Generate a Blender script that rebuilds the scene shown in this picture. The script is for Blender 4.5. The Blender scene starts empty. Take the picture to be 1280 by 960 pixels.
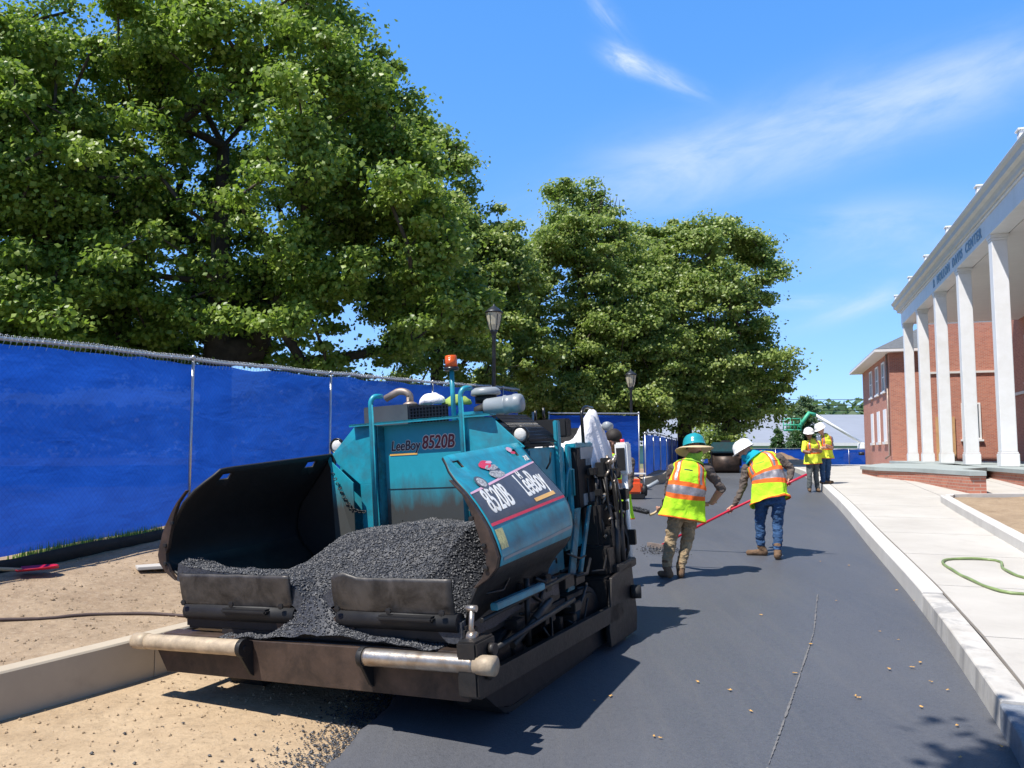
import bpy, bmesh, math, random
import numpy as np
from mathutils import Vector, Matrix, noise
from math import sin, cos, pi, radians, sqrt, atan2, tan
random.seed(7); RNG = np.random.default_rng(7)
scene = bpy.context.scene
COL = scene.collection

# ------------------------------------------------------------------ helpers
def tag(o, label=None, cat=None, group=None, kind=None):
    if label: o['label'] = label
    if cat: o['category'] = cat
    if group: o['group'] = group
    if kind: o['kind'] = kind
    return o
def empty(name, loc=(0, 0, 0), rz=0.0, label=None, cat=None, group=None):
    o = bpy.data.objects.new(name, None); COL.objects.link(o)
    o.location = loc; o.rotation_euler = (0, 0, rz); o.empty_display_size = .2
    return tag(o, label, cat, group)
def copy_tree(o, parent=None):
    c = o.copy(); COL.objects.link(c)
    if parent is not None: c.parent = parent
    for ch in list(o.children): copy_tree(ch, c)
    return c
def link_mesh(name, me, parent=None):
    o = bpy.data.objects.new(name, me); COL.objects.link(o)
    if parent is not None: o.parent = parent
    return o

class MB:
    """collects simple solids, builds one mesh object"""
    def __init__(s): s.v = []; s.f = []; s.m = []; s.sm = []; s.cur = 0
    def mat(s, i): s.cur = i; return s
    def add(s, vs, fs, smooth=False):
        n = len(s.v); s.v += [tuple(v) for v in vs]
        for f in fs: s.f.append(tuple(i + n for i in f)); s.m.append(s.cur); s.sm.append(smooth)
        return s
    def box(s, x0, x1, y0, y1, z0, z1, M=None):
        vs = [Vector((x, y, z)) for z in (z0, z1) for x, y in ((x0, y0), (x1, y0), (x1, y1), (x0, y1))]
        if M is not None: vs = [M @ v for v in vs]
        return s.add(vs, [(3, 2, 1, 0), (4, 5, 6, 7), (0, 1, 5, 4), (1, 2, 6, 5), (2, 3, 7, 6), (3, 0, 4, 7)])
    def bbox(s, x0, x1, y0, y1, z0, z1, b=.01, M=None):
        """box with chamfered edges"""
        bm = bmesh.new(); bmesh.ops.create_cube(bm, size=1)
        for v in bm.verts:
            v.co = Vector(((x0 + x1) / 2 + v.co.x * (x1 - x0), (y0 + y1) / 2 + v.co.y * (y1 - y0), (z0 + z1) / 2 + v.co.z * (z1 - z0)))
        bmesh.ops.bevel(bm, geom=bm.edges[:], offset=b, segments=2, affect='EDGES')
        if M is not None: bmesh.ops.transform(bm, matrix=M, verts=bm.verts[:])
        bm.verts.index_update()
        s.add([v.co.copy() for v in bm.verts], [[v.index for v in f.verts] for f in bm.faces]); bm.free(); return s
    def prism(s, poly, axis, a, b):
        """polygon (list of 2d) extruded on axis 0/1/2 from a to b"""
        def P(p, t):
            return [(t, p[0], p[1]), (p[0], t, p[1]), (p[0], p[1], t)][axis]
        n = len(poly); vs = [P(p, a) for p in poly] + [P(p, b) for p in poly]
        fs = [tuple(range(n))[::-1], tuple(range(n, 2 * n))] + [(i, (i + 1) % n, n + (i + 1) % n, n + i) for i in range(n)]
        return s.add(vs, fs)
    def slab(s, pts, nrm):
        """3d polygon thickened by vector nrm"""
        n = len(pts); nr = Vector(nrm); vs = [Vector(p) for p in pts] + [Vector(p) + nr for p in pts]
        fs = [tuple(range(n))[::-1], tuple(range(n, 2 * n))] + [(i, (i + 1) % n, n + (i + 1) % n, n + i) for i in range(n)]
        return s.add(vs, fs)
    def tube(s, pts, r, n=10, caps=True, smooth=True):
        pts = [Vector(p) for p in pts]; k = len(pts)
        rr = [r] * k if not hasattr(r, '__len__') else list(r)
        vs = []; up = None
        for i, p in enumerate(pts):
            t = (pts[min(i + 1, k - 1)] - pts[max(i - 1, 0)]).normalized()
            if up is None:
                up = Vector((0, 0, 1)) if abs(t.z) < .9 else Vector((0, 1, 0))
            u = (up - t * up.dot(t))
            if u.length < 1e-4: u = t.orthogonal()
            u.normalize(); w = t.cross(u); up = u
            for j in range(n):
                a = 2 * pi * j / n
                vs.append(p + (u * cos(a) + w * sin(a)) * rr[i])
        fs = [(i * n + j, i * n + (j + 1) % n, (i + 1) * n + (j + 1) % n, (i + 1) * n + j) for i in range(k - 1) for j in range(n)]
        s.add(vs, fs, smooth)
        if caps:
            b = len(s.v) - len(vs)
            s.f.append(tuple(b + j for j in range(n))[::-1]); s.m.append(s.cur); s.sm.append(False)
            s.f.append(tuple(b + (k - 1) * n + j for j in range(n))); s.m.append(s.cur); s.sm.append(False)
        return s
    def cyl(s, a, b, r, n=20, r2=None, smooth=True): return s.tube([a, b], [r, r if r2 is None else r2], n, True, smooth)
    def lathe(s, c, prof, n=24, axis=(0, 0, 1), smooth=True):
        """prof: list of (r, h) along axis from c"""
        ax = Vector(axis).normalized(); u = ax.orthogonal().normalized(); w = ax.cross(u); c = Vector(c)
        vs = [c + ax * h + (u * cos(2 * pi * j / n) + w * sin(2 * pi * j / n)) * r for r, h in prof for j in range(n)]
        k = len(prof)
        fs = [(i * n + j, i * n + (j + 1) % n, (i + 1) * n + (j + 1) % n, (i + 1) * n + j) for i in range(k - 1) for j in range(n)]
        if prof[0][0] > 1e-4: fs.append(tuple(range(n))[::-1])
        if prof[-1][0] > 1e-4: fs.append(tuple((k - 1) * n + j for j in range(n)))
        return s.add(vs, fs, smooth)
    def ell(s, c, rx, ry, rz, n=16, k=10, M=None):
        c = Vector(c); vs = []
        for i in range(k + 1):
            th = pi * i / k
            for j in range(n):
                v = Vector((rx * sin(th) * cos(2 * pi * j / n), ry * sin(th) * sin(2 * pi * j / n), -rz * cos(th)))
                if M is not None: v = M @ v
                vs.append(c + v)
        fs = [(i * n + j, i * n + (j + 1) % n, (i + 1) * n + (j + 1) % n, (i + 1) * n + j) for i in range(k) for j in range(n)]
        return s.add(vs, fs, True)
    def build(s, name, mats, parent=None, bevel=0, merge=False):
        me = bpy.data.meshes.new(name); me.from_pydata(s.v, [], s.f)
        if not isinstance(mats, (list, tuple)): mats = [mats]
        for m in mats: me.materials.append(m)
        me.polygons.foreach_set('material_index', s.m); me.polygons.foreach_set('use_smooth', s.sm); me.update()
        bm = bmesh.new(); bm.from_mesh(me)
        if merge: bmesh.ops.remove_doubles(bm, verts=bm.verts, dist=1e-4)
        bmesh.ops.recalc_face_normals(bm, faces=bm.faces); bm.to_mesh(me); bm.free()
        o = link_mesh(name, me, parent)
        if bevel:
            b = o.modifiers.new('b', 'BEVEL'); b.width = bevel; b.segments = 2; b.limit_method = 'ANGLE'; b.angle_limit = radians(40)
        return o

# ------------------------------------------------------------------ materials
class N:
    def __init__(s, name):
        s.m = bpy.data.materials.new(name); s.m.use_nodes = True; s.t = s.m.node_tree; s.t.nodes.clear()
        s.out = s.t.nodes.new('ShaderNodeOutputMaterial')
    def n(s, typ, **k):
        nd = s.t.nodes.new('ShaderNode' + typ)
        for a, b in k.items():
            if a.startswith('i_'):
                key = a[2:]; key = int(key) if key.isdigit() else key.replace('_', ' '); nd.inputs[key].default_value = b
            else: setattr(nd, a, b)
        return nd
    def l(s, a, b): s.t.links.new(a, b)
    def coord(s, kind='Object'): return s.n('TexCoord').outputs[kind]
    def noise(s, scale, detail=5, rough=.6, vec=None, dist=0, stretch=None):
        nd = s.n('TexNoise'); nd.inputs['Scale'].default_value = scale; nd.inputs['Detail'].default_value = detail
        nd.inputs['Roughness'].default_value = rough; nd.inputs['Distortion'].default_value = dist
        v = vec if vec is not None else s.coord()
        if stretch:
            mp = s.n('Mapping'); mp.inputs['Scale'].default_value = stretch; s.l(v, mp.inputs['Vector']); v = mp.outputs[0]
        s.l(v, nd.inputs['Vector']); return nd.outputs['Fac']
    def ramp(s, fac, stops):
        r = s.n('ValToRGB'); e = r.color_ramp.elements
        while len(e) < len(stops): e.new(.5)
        for el, (p, c) in zip(e, stops):
            el.position = p; el.color = (*c, 1) if hasattr(c, '__len__') else (c, c, c, 1)
        s.l(fac, r.inputs['Fac']); return r.outputs['Color']
    def mix(s, fac, a, b, blend='MIX'):
        m = s.n('Mix', data_type='RGBA', blend_type=blend)
        for sock, val in ((m.inputs['Factor'], fac), (m.inputs['A'], a), (m.inputs['B'], b)):
            if hasattr(val, 'is_linked'): s.l(val, sock)
            elif hasattr(val, '__len__'): sock.default_value = (*val[:3], 1)
            else: sock.default_value = val
        return m.outputs['Result']
    def math(s, op, a, b=0.0, c=0.0, clamp=False):
        m = s.n('Math', operation=op); m.use_clamp = clamp
        for i, val in enumerate((a, b, c)):
            if hasattr(val, 'is_linked'): s.l(val, m.inputs[i])
            else: m.inputs[i].default_value = val
        return m.outputs[0]
    def bump(s, h, strength=.3, dist=.01, normal=None):
        b = s.n('Bump'); b.inputs['Strength'].default_value = strength; b.inputs['Distance'].default_value = dist
        s.l(h, b.inputs['Height'])
        if normal is not None: s.l(normal, b.inputs['Normal'])
        return b.outputs['Normal']
    def bsdf(s, col, rough=.6, metal=0, normal=None, spec=.5, **k):
        p = s.n('BsdfPrincipled')
        for key, val in (('Base Color', col), ('Roughness', rough), ('Metallic', metal), ('Specular IOR Level', spec)):
            if hasattr(val, 'is_linked'): s.l(val, p.inputs[key])
            elif hasattr(val, '__len__'): p.inputs[key].default_value = (*val[:3], 1)
            else: p.inputs[key].default_value = val
        for key, val in k.items(): p.inputs[key.replace('_', ' ')].default_value = val
        if normal is not None: s.l(normal, p.inputs['Normal'])
        return p.outputs[0]
    def done(s, sh): s.l(sh, s.out.inputs['Surface']); return s.m

def simple(name, col, rough=.6, metal=0, var=.12, scale=6, bump=.15, bscale=60, spec=.5, dirt=None, dirtamt=.4, dscale=3):
    """paint-like material with tone variation, optional dirt patches and fine bump"""
    k = N(name); c = k.mix(k.ramp(k.noise(scale, 6, .65), [(.3, 0.0), (.7, 1.0)]), [x * (1 - var) for x in col], [min(1, x * (1 + var)) for x in col])
    if dirt: c = k.mix(k.math('MULTIPLY', k.ramp(k.noise(dscale, 8, .7, dist=.4), [(.42, 0.0), (.66, 1.0)]), dirtamt), c, dirt)
    r = k.math('ADD', k.math('MULTIPLY', k.noise(scale * 2.3, 5), .25), rough - .12, clamp=True)
    nm = k.bump(k.noise(bscale, 4), bump, .004) if bump else None
    return k.done(k.bsdf(c, r, metal, nm, spec))

MT = {}
def M_(k, *a, **kw): MT[k] = simple(k, *a, **kw)
M_('teal', (.015, .27, .36), .36, var=.18, scale=5, bump=.08, dirt=(.06, .06, .055), dirtamt=.42, dscale=7)
M_('teal_dirty', (.018, .2, .26), .5, var=.3, scale=6, bump=.1, dirt=(.03, .025, .02), dirtamt=.9, dscale=4)
M_('grime_and_shade', (.009, .009, .009), .5, var=.4, scale=9, bump=.5, bscale=40, dirt=(.035, .027, .022), dirtamt=.6, dscale=5)
M_('grey_dark', (.06,.065,.07), .45, var=.15, bump=.1)
M_('black', (.008, .008, .009), .6, var=.3, bump=.1)
M_('black_gloss', (.01, .01, .011), .3, var=.2, bump=.05)
M_('rubber', (.018, .018, .018), .75, var=.3, bump=.3)
M_('plate_brown', (.075, .05, .038), .5, metal=.3, var=.35, scale=5, bump=.2, dirt=(.015, .013, .012), dirtamt=.85, dscale=3.5)
M_('steel_worn', (.42, .38, .33), .35, metal=.8, var=.3, scale=8, bump=.3, dirt=(.3, .2, .12), dirtamt=.6, dscale=9)
M_('roller_tan', (.44, .35, .24), .6, metal=.15, var=.25, scale=10, bump=.5, bscale=30, dirt=(.25, .2, .15), dirtamt=.6, dscale=14)
M_('flap_grey', (.07, .064, .06), .45, metal=.3, var=.35, scale=5, bump=.25, dirt=(.012, .011, .011), dirtamt=.9, dscale=6)
M_('grey_paint', (.28, .31, .33), .4, var=.1, bump=.1, dirt=(.1, .09, .08), dirtamt=.3)
M_('galv', (.5, .52, .54), .35, metal=.75, var=.15, scale=20, bump=.1)
M_('white_paint', (.78, .78, .78), .45, var=.03, scale=2, bump=.05, dirt=(.6, .58, .52), dirtamt=.35, dscale=1.2)
M_('ceiling_paint', (.72, .69, .66), .6, var=.03, scale=2, bump=.05)
M_('cornice_stone', (.62, .6, .56), .6, var=.06, scale=2, bump=.1)
M_('white_plastic', (.8, .8, .78), .3, var=.03, bump=.02)
M_('chrome', (.7, .7, .7), .2, metal=1, var=.05, bump=.02)
M_('orange_plastic', (.75, .1, .02), .35, var=.1, bump=.02)
M_('pipe_rust', (.3, .24, .2), .5, metal=.5, var=.3, bump=.3)
M_('bark', (.055, .043, .032), .9, var=.4, scale=5, bump=1.0, bscale=14)
M_('twig', (.05, .042, .03), .9, var=.3, bump=.3)
M_('lamp_metal', (.03, .035, .045), .4, metal=.3, var=.2, bump=.1)
M_('red_paint', (.5, .012, .04), .35, var=.1, bump=.05)
M_('wood_handle', (.5, .38, .22), .5, var=.2, bump=.1)
M_('granite', (.22, .24, .27), .75, var=.25, scale=30, bump=.4, bscale=120, dirt=(.1, .12, .16), dirtamt=.5, dscale=2)
M_('hat_white', (.82, .82, .8), .25, var=.03, bump=.0)
M_('hat_teal', (.02, .28, .32), .22, var=.06, bump=.0)
M_('straw', (.62, .47, .28), .8, var=.12, scale=30, bump=.5, bscale=200)
M_('skin', (.5, .27, .18), .55, var=.1, scale=15, bump=.1, bscale=150)
M_('skin_dark', (.2, .1, .065), .55, var=.1, scale=15, bump=.1)
M_('hair', (.02, .014, .01), .7, var=.3, bump=.5, bscale=200)
def cloth(name, col, var=.15, fold=9, weave=400, strength=.6, stretch=None, rough=.85, fine=None):
    k = N(name); c = k.mix(k.ramp(k.noise(7, 6, .65), [(.3, 0.0), (.7, 1.0)]), [x * (1 - var) for x in col], [min(1, x * (1 + var)) for x in col])
    if fine: c = k.mix(k.math('MULTIPLY', k.ramp(k.noise(11, 3, .5, dist=1.2), [(.45, 0.0), (.5, 1.0)]), .8), c, fine)
    n1 = k.bump(k.noise(fold, 4, .55, dist=.8, stretch=stretch), strength, .03)
    n2 = k.bump(k.noise(weave, 2), .25, .002, n1)
    MT[name] = k.done(k.bsdf(c, rough, 0, n2, .2))
cloth('vest_lime', (.46, .82, .03), .07, fold=12)
cloth('vest_yellow', (.7, .78, .06), .07, fold=12)
cloth('vest_orange', (.85, .16, .03), .05)
MT['vest_silver'] = simple('vest_silver', (.3, .28, .29), .4, metal=.4, var=.25, scale=30, bump=.4)
cloth('shirt_brown', (.12, .095, .08), .2, fold=14, strength=1.0)
cloth('shirt_grey', (.12, .14, .2), .2, fold=14)
cloth('jeans', (.035, .08, .17), .45, fold=16, strength=1.0, stretch=(1, 1, 1.8))
cloth('jeans_grey', (.1, .11, .11), .3, fold=16)
cloth('camo', (.44, .31, .18), .25, fold=14, strength=1.0, fine=(.26, .2, .12), stretch=(1, 1, 2))
cloth('boot', (.16, .1, .06), .25, fold=20)
cloth('cloth_teal', (.01, .33, .42), .1)
cloth('cloth_lime', (.3, .55, .06), .15)
cloth('cloth_white', (.75, .73, .74), .05, fold=6, strength=1.0)
cloth('cloth_green', (.3, .42, .1), .2)
cloth('cloth_orange', (.8, .15, .03), .1)

# asphalt
def asphalt():
    k = N('asphalt'); P = k.coord()
    big = k.ramp(k.noise(.7, 6, .6, P, 0, (1, .35, 1)), [(.3, 0.0), (.7, 1.0)])
    c = k.mix(big, (.05, .054, .064), (.086, .09, .1))
    vo = k.n('TexVoronoi'); vo.inputs['Scale'].default_value = 95; k.l(P, vo.inputs['Vector'])
    grain = k.ramp(k.noise(140, 3, .7, P), [(.35, 0.0), (.75, 1.0)])
    c = k.mix(k.math('MULTIPLY', grain, .5), c, (.13, .132, .145))
    sp = k.ramp(k.noise(220, 2, .5, P), [(.7, 0.0), (.76, 1.0)])
    c = k.mix(k.math('MULTIPLY', sp, .5), c, (.3, .29, .27))
    mo = k.ramp(k.noise(34, 5, .75, P), [(.36, 0.0), (.66, 1.0)]); c = k.mix(k.math('MULTIPLY', mo, .38), c, (.13, .135, .15))
    mo2 = k.ramp(k.noise(60, 3, .7, P), [(.56, 0.0), (.66, 1.0)]); c = k.mix(k.math('MULTIPLY', mo2, .35), c, (.025, .027, .032))
    st = k.ramp(k.noise(5, 6, .7, P, .3, (1.6, .12, 1)), [(.5, 0.0), (.75, 1.0)]); c = k.mix(k.math('MULTIPLY', st, .4), c, (.12, .117, .115))
    nm = k.bump(vo.outputs['Distance'], .35, .006); nm = k.bump(k.noise(9, 6, .6, P), .08, .03, nm)
    MT['asphalt'] = k.done(k.bsdf(c, k.math('ADD', k.math('MULTIPLY', big, .08), .52), 0, nm, .45))
    k = N('asphalt_mix'); P = k.coord()
    c = k.mix(k.ramp(k.noise(60, 4, .7, P), [(.3, 0.0), (.7, 1.0)]), (.014, .015, .019), (.06, .064, .074))
    nm = k.bump(k.noise(90, 4, .8, P), .35, .008)
    MT['asphalt_mix'] = k.done(k.bsdf(c, .48, 0, nm, .5))
asphalt()
def soil(name, c1, c2, c3, s=1.0, grit=(.5, .45, .4)):
    k = N(name); P = k.coord()
    c = k.mix(k.ramp(k.noise(1.3 * s, 8, .65, P), [(.3, 0.0), (.7, 1.0)]), c1, c2)
    c = k.mix(k.math('MULTIPLY', k.ramp(k.noise(22, 6, .7, P), [(.5, 0.0), (.72, 1.0)]), .6), c, c3)
    c = k.mix(k.math('MULTIPLY', k.ramp(k.noise(9 if s == 1.0 else .8, 9, .78, P, .4), [(.48, 0.0), (.64, 1.0)]), .45), c, [q * .62 for q in c1])
    vo = k.n('TexVoronoi'); vo.inputs['Scale'].default_value = 45; k.l(P, vo.inputs['Vector'])
    peb = k.ramp(vo.outputs['Distance'], [(.1, 1.0), (.22, 0.0)])
    sel = k.ramp(k.noise(18, 3, .6, P), [(.52, 0.0), (.58, 1.0)])
    pm = k.math('MULTIPLY', peb, sel); c = k.mix(k.math('MULTIPLY', pm, .7), c, grit)
    nm = k.bump(k.noise(35, 8, .75, P), .55, .02); nm = k.bump(pm, .6, .01, nm); nm = k.bump(k.noise(3, 5, .6, P), .4, .08, nm)
    MT[name] = k.done(k.bsdf(c, .92, 0, nm, .2))
soil('dirt_base', (.38, .27, .165), (.52, .395, .255), (.3, .225, .15), grit=(.55, .5, .42))
soil('bank_soil', (.26, .185, .12), (.4, .3, .2), (.46, .37, .27), grit=(.6, .52, .44))
soil('far_ground', (.2, .17, .1), (.14, .18, .06), (.3, .24, .16), s=.1)
soil('mound_soil', (.2, .13, .08), (.28, .19, .12), (.34, .26, .2))
def concrete(name, a, b, joints=None):
    k = N(name); P = k.coord()
    c = k.mix(k.ramp(k.noise(.9, 8, .62, P), [(.3, 0.0), (.7, 1.0)]), a, b)
    c = k.mix(k.math('MULTIPLY', k.ramp(k.noise(3.1, 8, .7, P, .6), [(.55, 0.0), (.75, 1.0)]), .35), c, [x * .72 for x in a])
    nm = k.bump(k.noise(120, 4, .6, P), .15, .004); nm = k.bump(k.noise(6, 5, .6, P), .1, .01, nm)
    MT[name] = k.done(k.bsdf(c, .85, 0, nm, .25))
concrete('concrete', (.43, .405, .365), (.52, .495, .45))
concrete('kerb_concrete', (.5, .48, .45), (.62, .6, .56))
concrete('kerb_old', (.38, .32, .24), (.5, .43, .33))
k = N('kerb_stained'); P = k.coord()
c = k.mix(k.ramp(k.noise(2.5, 8, .65, P), [(.3, 0.0), (.7, 1.0)]), (.4, .375, .34), (.58, .56, .52))
c = k.mix(k.math('MULTIPLY', k.ramp(k.noise(3.2, 6, .6, P, .8, (1, 1, .35)), [(.5, 0.0), (.62, 1.0)]), .5), c, (.17, .17, .18))
MT['kerb_stained'] = k.done(k.bsdf(c, .85, 0, k.bump(k.noise(60, 5, .7, P), .3, .006), .25))
concrete('wall_cap', (.3, .34, .33), (.38, .42, .41))
def brick(name, axis='X', base=(.4, .145, .1)):
    k = N(name); P = k.coord('Generated')
    P = k.coord('Object'); sx = k.n('SeparateXYZ'); k.l(P, sx.inputs[0])
    cb = k.n('CombineXYZ'); k.l(k.math('ADD', sx.outputs['X'], sx.outputs['Y']), cb.inputs[0]); k.l(sx.outputs['Z'], cb.inputs[1])
    b = k.n('TexBrick'); b.inputs['Scale'].default_value = 1; b.inputs['Brick Width'].default_value = .22; b.inputs['Row Height'].default_value = .075
    b.inputs['Mortar Size'].default_value = .008; b.inputs['Mortar'].default_value = (.42, .36, .3, 1)
    b.inputs['Color1'].default_value = (*base, 1); b.inputs['Color2'].default_value = (base[0] * 1.35, base[1] * 1.5, base[2] * 1.4, 1)
    k.l(cb.outputs[0], b.inputs['Vector'])
    c = k.mix(k.math('MULTIPLY', k.noise(.8, 6, .6, P), .5), b.outputs['Color'], [x * .8 for x in base])
    nm = k.bump(b.outputs['Fac'], -.5, .006)
    MT[name] = k.done(k.bsdf(c, .85, 0, nm, .25))
brick('brick')
def glass_dark():
    k = N('window_glass'); MT['window_glass'] = k.done(k.bsdf((.05, .07, .09), .08, 0, None, .8))
    k = N('headlight_glass'); MT['headlight_glass'] = k.done(k.bsdf((.62, .6, .56), .15, 0, k.bump(k.noise(90, 2), .5, .004), .8))
    k = N('lantern_glass'); MT['lantern_glass'] = k.done(k.bsdf((.6, .55, .42), .25, 0, None, .5, Transmission_Weight=.25))
    k = N('lens_orange'); sx = k.n('TexWave', wave_type='BANDS', bands_direction='Z'); sx.inputs['Scale'].default_value = 35; k.l(k.coord(), sx.inputs['Vector'])
    MT['lens_orange'] = k.done(k.bsdf((.9, .13, .01), .2, 0, k.bump(sx.outputs['Fac'], .5, .004), .6, Transmission_Weight=.15))
glass_dark()
# blue privacy screen: woven cloth, light seeps through it
def screen():
    k = N('screen_blue'); P = k.coord()
    c = k.mix(k.ramp(k.noise(1.2, 6, .6, P, .5, (1, 1, .5)), [(.3, 0.0), (.7, 1.0)]), (.009, .088, .52), (.014, .118, .64))
    c = k.mix(k.math('MULTIPLY', k.ramp(k.noise(2.2, 6, .7, P, .8, (.4, .4, 3)), [(.66, 0.0), (.8, 1.0)]), .06), c, (.2, .35, .75))
    sxf = k.n('SeparateXYZ'); k.l(P, sxf.inputs[0]); ya = k.math('ADD', sxf.outputs['Y'], k.math('MULTIPLY', sxf.outputs['X'], .3))
    da = k.math('ABSOLUTE', k.math('SINE', k.math('MULTIPLY', k.math('ADD', ya, sxf.outputs['Z']), 42.0))); db = k.math('ABSOLUTE', k.math('SINE', k.math('MULTIPLY', k.math('SUBTRACT', ya, sxf.outputs['Z']), 42.0)))
    dm = k.ramp(k.math('MINIMUM', da, db), [(.0, 1.0), (.3, 0.0)]); c = k.mix(k.math('MULTIPLY', dm, .28), c, (.004, .03, .22))
    w1 = k.n('TexWave', wave_type='BANDS', bands_direction='DIAGONAL'); w1.inputs['Scale'].default_value = 6; w1.inputs['Distortion'].default_value = 1.5; k.l(P, w1.inputs['Vector'])
    nm = k.bump(w1.outputs['Fac'], .05, .01); nm = k.bump(k.noise(1.3, 3, .5, P, .4, (1, 1, 2.4)), .42, .09, nm); nm = k.bump(k.noise(300, 2, .5, P), .2, .002, nm)
    d = k.bsdf(c, .6, 0, nm, .3)
    t = k.n('BsdfTranslucent'); k.l(c, t.inputs[0]); k.l(nm, t.inputs['Normal'])
    tr = k.n('BsdfTransparent'); m1 = k.n('MixShader'); m1.inputs[0].default_value = .5; k.l(d, m1.inputs[1]); k.l(t.outputs[0], m1.inputs[2])
    m2 = k.n('MixShader'); m2.inputs[0].default_value = .025; k.l(m1.outputs[0], m2.inputs[1]); k.l(tr.outputs[0], m2.inputs[2])
    MT['screen_blue'] = k.done(m2.outputs[0])
screen()
def leaf(name, c1, c2, c3, trans=.4):
    k = N(name); g = k.n('NewGeometry'); r = g.outputs['Random Per Island']
    c = k.ramp(r, [(0, c1), (.5, c2), (1, c3)])
    c = k.mix(k.ramp(k.noise(.55, 3, .6), [(.35, 0.0), (.7, .6)]), c, c3)
    d = k.bsdf(c, .42, 0, None, .5); t = k.n('BsdfTranslucent')
    k.l(k.mix(.5, c, (.25, .42, .03)), t.inputs[0])
    m = k.n('MixShader'); m.inputs[0].default_value = trans; k.l(d, m.inputs[1]); k.l(t.outputs[0], m.inputs[2])
    MT[name] = k.done(m.outputs[0])
leaf('leaf_maple', (.085, .165, .025), (.15, .25, .042), (.36, .45, .09), .45)
leaf('leaf_light', (.115, .19, .04), (.19, .28, .065), (.4, .46, .13), .45)
leaf('leaf_dark', (.03, .07, .025), (.045, .1, .03), (.06, .13, .035))
leaf('leaf_far', (.06, .11, .05), (.09, .15, .07), (.12, .18, .09))
leaf('grass_blade', (.12, .26, .03), (.18, .34, .05), (.35, .36, .12))
# ================================================================== SETTING
def zr(y):
    if y < 22: return .04 * y
    if y < 32: t = y - 22; return .88 + .04 * t - .002 * t * t
    if y < 46: return 1.08
    if y < 70: t = (y - 46) / 24; return 1.08 - .58 * (t * t * (3 - 2 * t))
    return .5
def interp(path, y):
    for (x0, y0), (x1, y1) in zip(path, path[1:]):
        if y <= y1 or (x1, y1) == path[-1]: return x0 + (x1 - x0) * (y - y0) / (y1 - y0)
LK = [(-9.5, -4), (-6.0, 1.4), (-4.6, 3.6), (-3.38, 5.49), (-2.73, 6.52), (-1.75, 8.2), (-.75, 10.4), (.2, 13), (1.45, 17.5), (3.0, 22), (4.1, 24.6), (5.0, 27), (7.2, 34), (9.6, 42), (15.5, 62)]
RK = [(-.2, -4), (1.15, .2), (2.0, 2.6), (2.71, 4.54), (2.99, 5.26), (4.06, 8.41), (5.4, 12.8), (6.79, 17.3), (7.96, 21.3), (10.0, 28.3), (13.4, 40), (19.9, 62)]
def smooth_path(p, step=.35):
    P = [Vector((x, y)) for x, y in p]; out = []
    for i in range(len(P) - 1):
        p0, p1, p2, p3 = P[max(i - 1, 0)], P[i], P[i + 1], P[min(i + 2, len(P) - 1)]
        n = max(1, int((p2 - p1).length / step))
        for k in range(n):
            t = k / n
            out.append(.5 * ((2 * p1) + (p2 - p0) * t + (2 * p0 - 5 * p1 + 4 * p2 - p3) * t * t + (3 * p1 - p0 - 3 * p2 + p3) * t ** 3))
    out.append(P[-1]); return [(v.x, v.y) for v in out]
LKs, RKs = smooth_path(LK), smooth_path(RK)

# ground: one sheet to the horizon
ys = [-60, -30, -12, -4] + [i * .8 for i in range(0, 90)] + [80, 100, 130, 180, 260, 400, 700, 1400]
xs = [-900, -300, -100, -40, -20] + [i * .8 - 12 for i in range(0, 50)] + [30, 45, 70, 120, 300, 900]
vs = []
for y in ys:
    for x in xs:
        vs.append((x, y, zr(max(y, -8)) - .055 + .012 * noise.noise(Vector((x * .9, y * .9, 0)))))
nx = len(xs)
fs = [(j * nx + i, j * nx + i + 1, (j + 1) * nx + i + 1, (j + 1) * nx + i) for j in range(len(ys) - 1) for i in range(nx - 1)]
me = bpy.data.meshes.new('ground'); me.from_pydata(vs, [], fs)
me.materials.append(MT['dirt_base']); me.materials.append(MT['far_ground'])
for p in me.polygons:
    p.use_smooth = True
    c = p.center
    if c.y > 66 or c.x < -12 or c.x > 22: p.material_index = 1
tag(link_mesh('ground', me), kind='structure')

# asphalt road
rows = [y * .06 - 4 for y in range(0, 200)] + [8 + y * .25 for y in range(0, 217)]
NXR = 26; vs = []; 
for y in rows:
    xl = interp(LKs, y); xr = interp(RKs, y) + .04
    mat_edge = -2.05 + .205 * y + .07 * noise.noise(Vector((y * 1.7, 0, 0))) + .06 * noise.noise(Vector((y * 6, 3, 0))) + .03 * noise.noise(Vector((y * 19, 3, 5)))
    if y < 8.0: xl = max(xl, mat_edge)
    for i in range(NXR):
        t = i / (NXR - 1); x = xl + (xr - xl) * (t if i > 2 else (0, .012, .03)[i])
        z = zr(y) + .006 * noise.noise(Vector((x * .5, y * .3, 5)))
        if i == 0: z -= .07
        if i == 1: z -= .012
        vs.append((x, y, z))
fs = [(j * NXR + i, j * NXR + i + 1, (j + 1) * NXR + i + 1, (j + 1) * NXR + i) for j in range(len(rows) - 1) for i in range(NXR - 1)]
me = bpy.data.meshes.new('road'); me.from_pydata(vs, [], fs); me.materials.append(MT['asphalt'])
for p in me.polygons: p.use_smooth = True
tag(link_mesh('road', me), kind='structure')
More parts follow.
